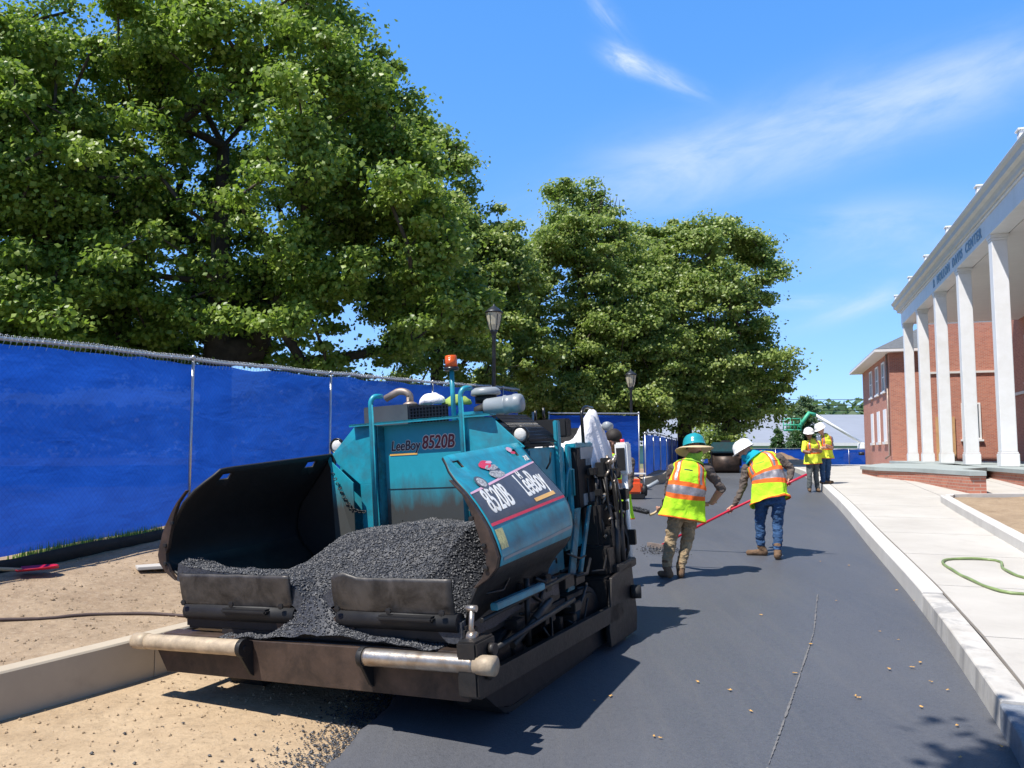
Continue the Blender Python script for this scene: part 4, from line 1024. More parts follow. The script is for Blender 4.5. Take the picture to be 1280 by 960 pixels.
MB().cyl((.14, 2.55, 2.0), (.14, 2.55, 2.12), .05).lathe((.14, 2.55, 2.12), [(.06, 0), (.125, .0), (.14, .01), (.13, .05), (.1, .07), (0, .075)], 22).build('pre_cleaner', MT['grey_paint'], ac)
MB().lathe((.14, 2.55, 2.05), [(.1, 0), (.1, .065)], 18).build('collar', MT['black'], ac)
pp('intake_hose', MB().tube([(.23, 2.38, 2.0), (.16, 2.36, 1.98), (.12, 2.4, 1.88)], .05, 12), 'rubber')

# operator area
b = MB(); b.bbox(-.95, .95, 2.3, 3.2, .75, 1.1, .02); pp('platform', b, 'teal_dirty')
b = MB(); b.bbox(-.93, .93, 2.29, 2.42, 1.1, 1.62, .01); pp('rear_panel', b, 'teal')
b = MB(); b.bbox(.93, .97, 2.2, 2.27, 1.2, 1.84, .008); b.bbox(.93, .96, 2.42, 2.5, 1.0, 1.62, .006); pp('upright', b, 'teal')
b = MB(); b.tube([(.97, 2.3, 1.2), (.99, 2.3, 1.38), (.99, 2.34, 1.43), (.99, 2.44, 1.42), (.98, 2.46, 1.2)], .012, 6); pp('grab_handle', b, 'teal')
sc_ = MB(); sc_.bbox(.93, 1.0, 2.52, 3.24, 1.08, 1.6, .012); side = pp('side_box', sc_, 'black')
b = MB()
for kk in range(14): b.box(1.0, 1.008, 2.72 + .035 * kk, 2.735 + .035 * kk, 1.44, 1.5)
b.box(1.0, 1.006, 2.6, 3.2, 1.5, 1.6); b.box(1.0, 1.007, 2.62, 3.2, 1.1, 1.2); pp('louvre', b, 'grey_paint', side)
b = MB(); b.box(1.0, 1.012, 2.6, 3.1, .95, 1.08)
for kk in range(10): b.box(1.012, 1.018, 2.62 + .048 * kk, 2.65 + .048 * kk, .97, 1.06)
pp('step_grate', b, 'plate_brown', side)
b = MB(); b.bbox(.9, 1.0, 2.5, 3.25, 1.6, 1.64, .008); pp('deck_plate', b, 'teal', side)
b = MB(); b.slab([(1.1, 1.86, .5), (1.1, 2.0, .5), (1.03, 2.42, 1.1), (1.03, 2.32, 1.1)], (.02, 0, 0)); b.slab([(1.1, 2.1, .55), (1.1, 2.2, .6), (1.05, 2.62, 1.1), (1.05, 2.56, 1.1)], (.02, 0, 0)); pp('support_strut', b, 'teal_dirty', bevel=.004)
b = MB(); b.bbox(.55, .93, 2.5, 2.62, 1.7, 1.86, .012); b.tube([(.7, 2.56, 1.1), (.7, 2.56, 1.72)], .03, 8); con = pp('control_console', b, 'black')
MB().tube([(.6, 2.6, 1.86), (.6, 2.6, 1.95)], .012, 6).tube([(.68, 2.6, 1.86), (.68, 2.6, 1.97)], .012, 6).build('lever', MT['black_gloss'], con)
b = MB(); b.bbox(.3, .85, 2.75, 3.1, 1.12, 1.5, .03); b.bbox(.3, .85, 3.05, 3.15, 1.5, 1.78, .04); pp('operator_seat', b, 'rubber')
pts = [(.98, 2.75, 1.62), (.98, 2.75, 1.88)] + [(.98, 2.75 + .14 * (1 - cos(a)), 1.88 + .08 * sin(a)) for a in [pi / 2 * q / 5 for q in range(6)]] + [(.98, 3.02, 1.95)]
pp('handrail', MB().tube(pts, .016, 8), 'black_gloss')
pp('work_light', MB().lathe((1.02, 3.24, 1.78), [(0, 0), (.04, 0), (.045, .03), (.03, .09), (0, .1)], 14, (.3, .9, 0)), 'grey_paint')

# white sheet draped over seat
def blanket(name, f, n, mat, label, cat, m=24):
    b = MB(); vs = [f(i / n, j / m) for j in range(m + 1) for i in range(n + 1)]
    b.add(vs, [(j * (n + 1) + i, j * (n + 1) + i + 1, (j + 1) * (n + 1) + i + 1, (j + 1) * (n + 1) + i) for j in range(m) for i in range(n)], True)
    o = b.build(name, MT[mat]); o.matrix_basis = PM; o.modifiers.new('s', 'SOLIDIFY').thickness = .008
    return tag(o, label, cat)
def drape(u, v):
    x = .5 + .56 * u; y = 2.72 + .62 * v + .12 * u
    ridge = .3 * math.exp(-((u - .78) / .2) ** 2) * math.exp(-((v - .45) / .42) ** 2) + .08 * sin(v * 9 + u * 4) * .4
    z = 1.62 + ridge + .05 * noise.noise(Vector((u * 5, v * 6, 0))) + .03 * noise.noise(Vector((u * 14, v * 12, 3)))
    if u > .86: z -= (u - .86) / .14 * (.28 + .25 * v)
    if v < .1: z -= (.1 - v) * .9
    return (x + .03 * noise.noise(Vector((v * 8, u, 1))), y, z)
blanket('dust_sheet', drape, 40, 'cloth_white', 'crumpled white sheet draped over the operator seat of the paver', 'sheet', 34)
def cap1(u, v):
    a = u * 2 * pi; r = v ** .7; x = -.22 + .13 * r * cos(a); y = 2.2 + .1 * r * sin(a)
    return (x, y, 2.065 + .095 * sqrt(max(0, 1 - r * r)) + .015 * noise.noise(Vector((x * 20, y * 20, 0))))
blanket('folded_cloth', cap1, 22, 'cloth_white', 'small white bundled cloth on the black exhaust box', 'cloth', 8)
def cap2(u, v):
    a = u * 2 * pi; r = v ** .7; x = -.03 + .15 * r * cos(a); y = 2.3 + .1 * r * sin(a)
    return (x, y, 2.04 + .085 * sqrt(max(0, 1 - r * r)) + .03 * noise.noise(Vector((x * 14, y * 14, 4))))
blanket('green_bag', cap2, 22, 'cloth_green', 'olive green bundle lying beside the white cloth on the paver', 'bag', 8)

# screed at the rear
b = MB(); b.bbox(-1.22, 1.22, 2.5, 2.98, -.02, .5, .02); b.bbox(-1.2, 1.2, 2.6, 2.95, .5, .75, .02); sc2 = pp('screed', b, 'grime_and_shade')
for s in (-1, 1):
    b = MB(); b.prism([(2.4, -.04), (3.08, -.05), (3.12, .1), (3.05, .55), (2.52, .5), (2.38, .1)], 0, 1.22 * s, 1.25 * s); b.bbox(1.16 * s if s > 0 else -1.25, 1.25 if s > 0 else -1.16, 2.7, 3.2, .5, .58, .01); pp('end_gate', b, 'grime_and_shade', sc2, bevel=.004)
    b = MB(); b.cyl((1.2 * s, 2.95, .5), (1.2 * s, 2.95, 1.0), .035); b.tube([(1.2 * s, 2.95, .98), (1.05 * s, 2.9, 1.15)], .02, 6); pp('depth_screw', b, 'grime_and_shade', sc2)
    b = MB(); b.cyl((1.2 * s, 2.8, .5), (1.2 * s, 2.85, .95), .03); pp('lift_rod', b, 'grime_and_shade', sc2)
pp('end_roller', MB().cyl((1.25, 3.0, .3), (1.33, 3.02, .3), .06, 16), 'rubber', sc2)
b = MB(); b.bbox(1.08, 1.2, 3.28, 3.42, 1.32, 1.62, .015); b.tube([(1.14, 3.35, .5), (1.14, 3.35, 1.34)], .03, 8); cp = pp('control_box', b, 'white_plastic', sc2)
MB().box(1.1, 1.18, 3.268, 3.279, 1.36, 1.57).build('panel', MT['black'], cp); MB().cyl((1.14, 3.35, 1.62), (1.14, 3.35, 1.65), .02).build('knob', MT['decal_red'], cp)
b = MB(); rr = random.Random(5)
b.bbox(.82, 1.12, 2.66, 3.02, .5, 1.12, .03); b.bbox(.9, 1.08, 3.0, 3.12, .7, 1.38, .02); b.bbox(.95, 1.2, 2.72, 2.9, .55, .9, .02)
for _ in range(20):
    x = rr.uniform(1.02, 1.2); y = rr.uniform(2.66, 3.16); z = rr.uniform(.5, .85); L = rr.uniform(.35, .75)
    p0 = Vector((x, y, z)); p1 = p0 + Vector((rr.uniform(-.05, .05), rr.uniform(-.06, .08), L)); mid = (p0 + p1) / 2 + Vector((rr.uniform(-.03, .06), rr.uniform(-.04, .05), rr.uniform(-.03, .05)))
    b.tube([p0, (p0 + mid) / 2 + Vector((.02, 0, 0)), mid, (p1 + mid) / 2, p1], rr.choice((.009, .012, .016)), 6)
for _ in range(26):
    x = rr.uniform(.98, 1.16); y = rr.uniform(2.66, 3.15); z = rr.uniform(.55, 1.4); b.bbox(x, x + rr.uniform(.04, .12), y, y + rr.uniform(.04, .12), z, z + rr.uniform(.05, .14), .005)
pp('hydraulic_hoses', b, 'grime_and_shade', sc2)
for _ in range(20):
    b = MB(); x = rr.uniform(1.1, 1.22); y = rr.uniform(2.7, 3.12); z = rr.uniform(.6, 1.5); b.cyl((x, y, z), (x + rr.uniform(-.02, .05), y + .02, z + rr.uniform(.02, .07)), rr.uniform(.008, .02), 8); pp('hose_fitting', b, 'steel_worn', sc2)
b = MB(); b.prism([(2.3, 1.5), (2.5, 1.65), (2.5, 1.2), (2.3, .9)], 0, .5, .55); 
# lime rag hanging at the side
def rag(u, v): return (1.03 + .02 * sin(u * 9) + .01 * noise.noise(Vector((u * 5, v * 5, 0))), 3.08 + .16 * u, 1.2 - .26 * v + .01 * sin(u * 7))
blanket('safety_vest', rag, 10, 'vest_lime', 'lime yellow vest hanging on the side of the paver', 'vest', 12)

# ------------------------------------------------------------------ asphalt in the hopper
def heap_h(x, y):
    """height of hot mix in hopper (paver frame)"""
    base = .84
    r = 1 / (1 + math.exp(-(x + .52) / .08))
    rear = min(max((y - .3) / .75, 0), 1); rear = rear * rear * (3 - 2 * rear)
    lf = min(max((y - .38) / .45, 0), 1); h = base + .05 * (1 - r) + r * .24 * rear - .34 * (1 - r) * lf * lf * (3 - 2 * lf) + .05 * math.exp(-((x - .45) / .4) ** 2 - ((y - .9) / .4) ** 2)
    if x < -.85: h += .06 * (-.85 - x) / .3
    g = math.exp(-((x - .02) / .15) ** 2) * (1 - min(max((y - .2) / .5, 0), 1)); h -= .13 * g
    if x > .78: h -= .42 * min((x - .78) / .25, 1) * (.5 + .5 * rear)
    h += .03 * noise.noise(Vector((x * 3.2, y * 3.2, 0))) + .015 * noise.noise(Vector((x * 9, y * 9, 1)))
    return h
def spill_h(x, y):
    g = .25 * math.exp(-((x - .02) / .2) ** 2) * min(1, max(0, (y - .1) / .09))
    return .472 + g + .055 * math.exp(-((x - .25) / .55) ** 2) + .02 * noise.noise(Vector((x * 7, y * 7, 3)))
def sheet(f, x0, x1, y0, y1, nx_, ny_, name, side=.0):
    vs = []
    for j in range(ny_ + 1):
        for i in range(nx_ + 1):
            x, y = x0 + (x1 - x0) * i / nx_, y0 + (y1 - y0) * j / ny_
            z = f(x, y) + .006 * noise.noise(Vector((x * 38, y * 38, 0)))
            if i in (0, nx_) or j in (0 if name == 'h' else -1, ny_): z -= .12
            vs.append((x, y, z))
    return vs, [(j * (nx_ + 1) + i, j * (nx_ + 1) + i + 1, (j + 1) * (nx_ + 1) + i + 1, (j + 1) * (nx_ + 1) + i) for j in range(ny_) for i in range(nx_)]
b = MB(); b.add(*sheet(heap_h, -1.2, 1.13, .19, 1.67, 230, 150, 'h'), smooth=False); b.add(*sheet(spill_h, -.75, 1.0, .102, .27, 150, 20, 's'), smooth=False)
def nrand(f, x0, x1, y0, y1, n, smin=.006, smax=.013):
    for _ in range(n):
        x, y = random.uniform(x0, x1), random.uniform(y0, y1); b.add(rock_verts((x, y, f(x, y) + .004), random.uniform(smin, smax), .8), OCT)
nrand(heap_h, -1.19, 1.1, .2, 1.65, 24000, .005, .0115); nrand(spill_h, -.72, .98, .105, .26, 2600, .005, .011)
o = b.build('asphalt_heap', MT['asphalt_mix']); o.matrix_basis = PM; tag(o, 'heap of hot black asphalt filling the paver hopper', 'asphalt')
# ================================================================== PEOPLE
DG = lambda: bpy.context.evaluated_depsgraph_get()
def rings(spine, widths, depths, sides, t):
    """interpolated ring frame on a spine; t in 0..1"""
    n = len(spine) - 1; f = min(t * n, n - 1e-6); i = int(f); u = f - i
    P = [Vector(p) for p in spine]
    p0, p1, p2, p3 = P[max(i - 1, 0)], P[i], P[i + 1], P[min(i + 2, n)]
    c = .5 * ((2 * p1) + (p2 - p0) * u + (2 * p0 - 5 * p1 + 4 * p2 - p3) * u * u + (3 * p1 - p0 - 3 * p2 + p3) * u ** 3)
    tan_ = (.5 * ((p2 - p0) + 2 * (2 * p0 - 5 * p1 + 4 * p2 - p3) * u + 3 * (3 * p1 - p0 - 3 * p2 + p3) * u * u)).normalized()
    uu = u * u * (3 - 2 * u); w = widths[i] * (1 - uu) + widths[i + 1] * uu; d = depths[i] * (1 - uu) + depths[i + 1] * uu
    s = Vector(sides[i]).lerp(Vector(sides[i + 1]), uu); s = (s - tan_ * s.dot(tan_)).normalized(); fwd = tan_.cross(s)
    return c, s, fwd, w, d
def loft(b, spine, widths, depths, sides, n=32, k=24, cap=True, pw=2.4):
    vs = []
    for j in range(k + 1):
        c, s, f, w, d = rings(spine, widths, depths, sides, j / k)
        for i in range(n):
            a = 2 * pi * i / n; ca, sa = cos(a), sin(a)
            x = math.copysign(abs(ca) ** (2 / pw), ca); y = math.copysign(abs(sa) ** (2 / pw), sa)
            vs.append(c + s * (w * x) + f * (d * y))
    fs = [(j * n + i, j * n + (i + 1) % n, (j + 1) * n + (i + 1) % n, (j + 1) * n + i) for j in range(k) for i in range(n)]
    if cap: fs += [tuple(range(n))[::-1], tuple(k * n + i for i in range(n))]
    b.add(vs, fs, True)
def person(pos, J, label, mats, vest, hat, vox=.0075, face=(0, 1, 0), brim=None, scarf=None, band='orange', cls=1.0, group=None):
    """J: joints as (x right, y away, z up) offsets from the feet. mats: shirt, trousers, boots, skin, sleeve mat. """
    root = empty('person', pos); tag(root, label, 'person', group)
    V_ = {k: Vector(v) for k, v in J.items() if isinstance(v, (tuple, list))}
    prims = []; B = MB()
    def cap_(a, ra, c, rb, m):
        a, c = Vector(a), Vector(c); prims.append((a, ra, c, rb, m))
        B.tube([a, c], [ra, rb], 14); B.ell(a, ra, ra, ra, 14, 8); B.ell(c, rb, rb, rb, 14, 8)
    SH, TR, BO, SK, SL = mats
    side_s = (V_['shR'] - V_['shL']).normalized(); side_h = (V_['hipR'] - V_['hipL']).normalized()
    hc = (V_['hipL'] + V_['hipR']) / 2; sc_ = (V_['shL'] + V_['shR']) / 2; nk = V_['neck']
    mid = (hc + sc_) / 2 + Vector(J.get('bend', (0, 0, 0)))
    hw = (V_['hipR'] - V_['hipL']).length / 2
    # torso
    sp = [hc + (hc - mid).normalized() * .08, hc, mid, sc_.lerp(mid, .25), sc_, nk]
    sides = [side_h, side_h, side_h.lerp(side_s, .5), side_s, side_s, side_s]; SWd = (V_['shR'] - V_['shL']).length / 2
    loft(B, sp, [hw + .06, hw + .085, hw + .055, SWd * .86, SWd * .8, .055], [.1, .115, .1, .115, .085, .055], sides, cap=True)
    torso_pts = sp
    for a, c in zip(sp, sp[1:]): prims.append((a, .13, c, .13 if c is not nk else .06, SH))
    prims[-5] = (sp[0], .13, sp[1], .14, TR)
    cap_(nk - (nk - sc_) * .5, .058, V_['head'] - Vector((0, 0, .05)), .052, SK)
    for s in 'LR':
        cap_(V_['sh' + s], .07, V_['el' + s], .052, SL); cap_(V_['el' + s], .052, V_['wr' + s], .036, J.get('fore' + s, SL))
        cap_(V_['hip' + s], .1, V_['kn' + s], .073, TR); cap_(V_['kn' + s], .073, V_['an' + s] + Vector((0, 0, .03)), .062, TR)
        toe = V_['toe' + s]; an = V_['an' + s]; d = (toe - an); d.z = 0; d.normalize()
        cap_(an, .052, Vector((an.x, an.y, .05)) - d * .05, .048, BO); cap_(Vector((an.x, an.y, .052)) - d * .04, .046, Vector((toe.x, toe.y, .042)), .04, BO)
        cap_(an + Vector((0, 0, .05)), .058, an, .054, BO)
    # head
    hd = V_['head']; f = Vector(face).normalized(); r = f.cross(Vector((0, 0, 1))).normalized(); u = r.cross(f); R = Matrix((r, f, u)).transposed()
    def H(x, y, z): return hd + r * x + f * y + u * z
    B.ell(H(0, 0, .02), .076, .097, .108, 20, 14, R); B.ell(H(0, .03, -.055), .055, .058, .058, 16, 10, R); B.ell(H(0, .1, -.01), .013, .022, .026, 10, 8, R); B.ell(H(0, .082, -.055), .024, .014, .008, 10, 6, R); B.ell(H(0, .088, .025), .045, .012, .01, 10, 6, R)
    for s in (-1, 1): B.ell(H(.078 * s, -.005, -.005), .012, .024, .034, 10, 8, R)
    prims.append((H(0, -.02, .05), .095, H(0, .03, -.06), .075, SK))
    # hands
    for s in 'LR':
        wr = V_['wr' + s]; g = Vector(J['grip' + s]); ax = Vector(J['axis' + s]).normalized()
        pd = (g - wr); pd = (pd - ax * pd.dot(ax)); pd.normalize(); nrm = ax.cross(pd); R0 = J.get('gr', .024) + .010
        kn = g - pd * (R0 + .006)
        for q in (-.024, 0, .024): cap_(wr + (g - wr) * .25 + ax * q * .7, .017, kn + ax * q + nrm * .01, .015, SK)
        for i in range(4):
            o = g + ax * ((i - 1.5) * .021); L = (1.9, 2.25, 2.1, 1.6)[i] * J.get('curl', 1.0); pts = []
            for q in range(5):
                a = L * q / 4 * 1.15; pts.append(o - pd * (R0 * cos(a)) + nrm * (R0 * sin(a)))
            for p, c in zip(pts, pts[1:]): cap_(p, .0095, c, .0085, SK)
        pts = [wr.lerp(kn, .5) + ax * .03, kn + ax * .035 - nrm * .02, g + ax * .018 - nrm * (R0 + .004), g + ax * .01 + pd * R0 * .6 - nrm * R0 * .8]
        for p, c in zip(pts, pts[1:]): cap_(p, .0115, c, .0095, SK)
    tmp = B.build('tmp', MT[SK]); rm = tmp.modifiers.new('r', 'REMESH'); rm.mode = 'VOXEL'; rm.voxel_size = vox; rm.use_smooth_shade = True
    sm = tmp.modifiers.new('s', 'SMOOTH'); sm.factor = .5; sm.iterations = 3
    me = bpy.data.meshes.new_from_object(tmp.evaluated_get(DG())); bpy.data.objects.remove(tmp); me.name = 'body'
    names = list(dict.fromkeys(mats + tuple(J[k] for k in ('foreL', 'foreR') if k in J))); me.materials.clear()
    for m in names: me.materials.append(MT[m])
    n = len(me.polygons); ce = np.zeros(n * 3); me.polygons.foreach_get('center', ce); ce = ce.reshape(-1, 3)
    best = np.full(n, 9.); idx = np.zeros(n, int)
    for a, ra, c, rb, m in prims:
        a_, c_ = np.array(a), np.array(c); ab = c_ - a_; L2 = max(ab @ ab, 1e-9); t = np.clip((ce - a_) @ ab / L2, 0, 1)
        dd = np.linalg.norm(ce - a_ - t[:, None] * ab, axis=1) - (ra + (rb - ra) * t)
        msk = dd < best; best[msk] = dd[msk]; idx[msk] = names.index(m)
    me.polygons.foreach_set('material_index', idx); 
    # cloth folds
    nv = len(me.vertices); co = np.zeros(nv * 3); no = np.zeros(nv * 3); me.vertices.foreach_get('co', co); me.vertices.foreach_get('normal', no); co = co.reshape(-1, 3); no = no.reshape(-1, 3)
    vm = np.zeros(nv, int); lt = np.zeros(len(me.loops), int); me.loops.foreach_get('vertex_index', lt); ls = np.zeros(n, int); lc = np.zeros(n, int); me.polygons.foreach_get('loop_total', lc)
    vm[lt] = np.repeat(idx, lc); skin_i = names.index(SK); am = np.where(vm == skin_i, 0.0, 1.0); am[(vm == names.index(BO))] = .3
    for i in np.nonzero(am > 0)[0]:
        p = co[i]; k2 = noise.noise(Vector((p[0] * 9, p[1] * 9, p[2] * 17 + 3))) * .6 + noise.noise(Vector((p[0] * 20, p[1] * 20, p[2] * 34))) * .4
        co[i] += no[i] * (.02 * k2 * am[i] * cls)
    me.vertices.foreach_set('co', co.ravel()); me.update()
    for p in me.polygons: p.use_smooth = True
    link_mesh('body', me, root)
    # eyes
    b = MB()
    for s in (-1, 1): b.ell(H(.03 * s, .088, .012), .011, .008, .007, 8, 6, R)
    b.build('eyes', MT['hair'], root)
    # vest
    if vest:
        vcol, hemz = vest; up = (sc_ - hc).normalized()
        hem = hc - up * hemz + Vector(J.get('hem', (0, 0, 0))); vsp = [hem, hc + up * .06, mid, sc_.lerp(mid, .3), sc_ + up * .0, sc_.lerp(nk, .55) + up * .015, nk + up * .0]
        vw = [hw + .155 + J.get('wide', 0), hw + .12 + J.get('wide', 0), hw + .1 + J.get('wide', 0), SWd * 1.02, SWd * 1.0, SWd * .62, .075]; vd = [.165, .15, .14, .15, .125, .095, .07]
        vsd = [side_h, side_h, side_h.lerp(side_s, .5), side_s, side_s, side_s, side_s]
        nn, kk = 96, 84; vv = []
        for j in range(kk + 1):
            t = j / kk; c, s, fw, w_, d_ = rings(vsp, vw, vd, vsd, t)
            for i in range(nn):
                a = 2 * pi * i / nn; x = math.copysign(abs(cos(a)) ** .82, cos(a)); y = math.copysign(abs(sin(a)) ** .82, sin(a)); p = c + s * (w_ * x) + fw * (d_ * y); rd_ = (s * x + fw * y)
                k2 = noise.noise(Vector((a * 1.6 if a < 6 else 0, t * 4, 1))) * .02 * (1.2 - t) + noise.noise(Vector((p.x * 13, p.y * 13, p.z * 8))) * .018 + .01 * sin(a * 7) * (1 - t) ** 3
                vv.append(p + rd_ * k2)
        ff = [(j * nn + i, j * nn + (i + 1) % nn, (j + 1) * nn + (i + 1) % nn, (j + 1) * nn + i) for j in range(kk) for i in range(nn)]
        vme = bpy.data.meshes.new('safety_vest'); vme.from_pydata(vv, [], ff)
        for m in (vcol, 'vest_orange', 'vest_silver', 'black'): vme.materials.append(MT[m])
        for q, p in enumerate(vme.polygons):
            p.use_smooth = True; j, i = divmod(q, nn); t = (j + .5) / kk; a = 2 * pi * (i + .5) / nn; l = cos(a); m = 0
            if t < .018: m = 1
            elif .27 < t < .41: m = 2 if .315 < t < .37 else 1
            elif t >= .41:
                al = abs(l)
                if .42 < al < .86: m = 2 if .56 < al < .71 else 1
                if al > .965 and .42 < t < .78: m = 1
            if sin(a) * J.get('back', 1) > .3 and -.25 < l < .1 and .56 < t < .6 and hat is not None and vest and J.get('mark'): m = 3
            p.material_index = m
        vo = link_mesh('safety_vest', vme, root); vo.modifiers.new('s', 'SOLIDIFY').thickness = .006
    if hat:
        b = MB(); pr = [(.0, .145), (.05, .141), (.09, .122), (.118, .088), (.132, .045), (.136, .0), (.143, -.004), (.143, -.009), (.13, -.006)][::-1]
        c0 = H(0, -.008, .055); vs = []; n_ = 30
        for r_, h_ in pr:
            for j in range(n_):
                a = 2 * pi * j / n_; ff_ = 1.14 if sin(a) > 0 else 1.08; ex_ = .03 * max(0, sin(a)) ** 2 if h_ < 0 else 0
                vs.append(c0 + r * (r_ * cos(a)) + f * (r_ * ff_ * sin(a) + ex_) + u * (h_ + (.006 if abs(cos(a)) < .22 and h_ > .05 else 0)))
        b.add(vs, [(i * n_ + j, i * n_ + (j + 1) % n_, (i + 1) * n_ + (j + 1) % n_, (i + 1) * n_ + j) for i in range(len(pr) - 1) for j in range(n_)], True)
        b.build('hard_hat', MT[hat], root)
    if brim:
        b = MB(); vs = []; n_ = 40
        for r_, z_ in ((.1, .04), (.13, .038), (.2, .02), (.235, .0)):
            for j in range(n_):
                a = 2 * pi * j / n_; vs.append(H(r_ * cos(a), r_ * sin(a), z_ + .02 * cos(2 * a) * (r_ - .1) / .13 - .012))
        b.add(vs, [(i * n_ + j, i * n_ + (j + 1) % n_, (i + 1) * n_ + (j + 1) % n_, (i + 1) * n_ + j) for i in range(3) for j in range(n_)], True)
        o = b.build('sun_brim', MT[brim], root); o.modifiers.new('s', 'SOLIDIFY').thickness = .006
    if scarf:
        mat_, o_ = scarf; b = MB(); sp_ = [nk - (nk - sc_) * .35 + Vector(o_) * .2, nk + Vector((0, 0, .01)), hd + Vector((0, 0, -.08)) - f * .03, hd + Vector((0, 0, -.05)) - f * .03]
        loft(b, sp_, [.17, .095, .082, .08], [.13, .09, .09, .09], [side_s, side_s, r, r], 32, 14, False)
        for i in range(len(b.v)):
            p = Vector(b.v[i]); b.v[i] = tuple(p + (p - nk).normalized() * .012 * noise.noise(p * 16))
        o = b.build('neck_cloth', MT[mat_], root); o.modifiers.new('s', 'SOLIDIFY').thickness = .005
    return root

# worker with teal hat, back to viewer
W1 = (1.99, 10.2, zr(10.2))
def px(W, u, v, y):
    P_ = math.atan(87 / 1040); a, b_ = (u - 640) / 1040, -(v - 480) / 1040; f = cos(P_) - sin(P_) * b_; Y = W[1] + y; t = Y / f
    return (a * t - W[0], y, 1.9 + (sin(P_) + cos(P_) * b_) * t - W[2])
def s1(u, v, y=0): return px(W1, u, v, y)
person(W1, dict(wide=.05, hipL=s1(846, 643), hipR=s1(863, 643, .03), knL=s1(838, 678, .02), knR=s1(858, 678, .08), anL=s1(833, 708, -.05), anR=s1(851, 710, .02), toeL=(-.19, .03, .03), toeR=(.09, .15, .03),
    shL=s1(841, 587, .08), shR=s1(883, 585, .02), elL=s1(836, 617, .22), wrL=s1(829, 633, .42), elR=s1(902, 611, .06), wrR=s1(890, 628, .26), neck=s1(864, 579, .1), head=s1(868, 562, .13),
    gripL=s1(824, 637, .52), axisL=(-1, .05, -.05), gripR=s1(882, 629, .34), axisR=(-1, .3, -.1), foreR='skin', bend=(-.01, -.03, 0), hem=(0, 0, 0), mark=1, back=-1),
    'worker in lime vest, camouflage trousers and teal hard hat with straw brim holding a shovel', ('shirt_brown', 'camo', 'boot', 'skin', 'shirt_brown'), ('vest_lime', .06), 'hat_teal', .0068, (-.15, .95, -.25), brim='straw', scarf=('cloth_lime', (0, 0, 0)), cls=1.2)
# his shovel with hot mix
a = Vector(W1) + Vector(s1(884, 629, .34)); c = Vector(W1) + Vector(s1(824, 637, .52)); d = (c - a).normalized()
sh = empty('flat_shovel', c); tag(sh, 'shovel with pale wooden shaft loaded with hot asphalt, held by the worker in camouflage trousers', 'shovel')
tip = Vector(W1) + Vector(s1(812, 644, .55)) - c
MB().tube([a - c + (a - c).normalized() * .12, Vector((0, 0, 0)), tip * .5 + Vector((0, 0, -.01)), tip], .016, 10).build('shaft', MT['wood_handle'], sh)
e = Vector(W1) + Vector(s1(782, 637, .6)) - c; ax = (e - tip).normalized(); sd_ = ax.cross(Vector((0, 0, 1))).normalized(); b = MB(); vs = []
for j in range(9):
    for i in range(7):
        s = i / 3 - 1; vs.append(tip + (e - tip) * (j / 8) + sd_ * (s * .13 * (1 if j < 7 else .9)) + Vector((0, 0, .035 * s * s + (.02 if j == 0 else 0))))
b.add(vs, [(j * 7 + i, j * 7 + i + 1, (j + 1) * 7 + i + 1, (j + 1) * 7 + i) for j in range(8) for i in range(6)], True); o = b.build('blade', MT['black'], sh); o.modifiers.new('s', 'SOLIDIFY').thickness = .006
b = MB(); random.seed(4)
for _ in range(420):
    s, t = random.uniform(-.85, .85), random.uniform(.05, .95); p = tip + (e - tip) * t + sd_ * (.12 * s) + Vector((0, 0, .02 + .05 * (1 - s * s) * random.random())); b.add(rock_verts(p + c, random.uniform(.007, .016)), OCT)
o = b.build('asphalt_load', MT['asphalt_mix']); tag(o, 'small load of hot asphalt lying on the shovel blade', 'asphalt')

# bent worker in jeans with rake
W2 = (3.56, 11.65, zr(11.65))
def s2(u, v, y=0): return px(W2, u, v, y)
gL, gR = Vector(s2(912, 638, .25)), Vector(s2(985, 604, .0))
axp = (gR - gL).normalized()
person(W2, dict(hipL=s2(953, 625, .1), hipR=s2(973, 625, -.02), knL=s2(950, 654, .2), knR=s2(972, 656, .02), anL=s2(951, 682, .2), anR=s2(972, 687, -.12), toeL=(-.22, .24, .03), toeR=(.13, -.0, .03),
    wide=.02, shL=s2(933, 586, .32), shR=s2(973, 573, .14), elL=s2(928, 611, .3), wrL=s2(918, 630, .27), elR=s2(989, 586, .1), wrR=s2(987, 599, .03), neck=s2(942, 571, .34), head=s2(932, 566, .4),
    gripL=tuple(gL), axisL=tuple(axp), gripR=tuple(gR), axisR=tuple(axp), bend=(.02, -.02, .05), mark=1, back=-1),
    'worker bending over a red rake in lime vest, blue jeans and white hard hat', ('shirt_brown', 'jeans', 'boot', 'skin', 'shirt_brown'), ('vest_lime', .02), 'hat_white', .0068, (-.75, .35, -.5), scarf=('cloth_teal', (0, 0, 0)), cls=1.2)
rk = empty('asphalt_rake', Vector(W2) + gL); tag(rk, 'long red rake handle held by the bending worker, head on the asphalt', 'rake')
hd_ = Vector((2.2, 12.45, zr(12.45) + .05)) - (Vector(W2) + gL); en = (gR - gL) + (gR - gL).normalized() * .28
MB().tube([en, gR - gL, Vector((0, 0, 0)), hd_], .017, 10).build('handle', MT['red_paint'], rk)
MB().bbox(-.03, .03, -.3, .3, -.05, .02, .006, Matrix.Translation(hd_) @ Matrix.Rotation(.5, 4, 'Z')).tube([hd_ + Vector((0, 0, 0)), hd_ + Vector((.12, -.02, .08))], .02, 8).build('rake_head', MT['pipe_rust'], rk)
b = MB()
for _ in range(260):
    x, y = 2.15 + random.gauss(0, .14), 12.2 + random.gauss(0, .18); b.add(rock_verts((x, y, zr(y) + random.uniform(0, .05)), random.uniform(.008, .018)), OCT)
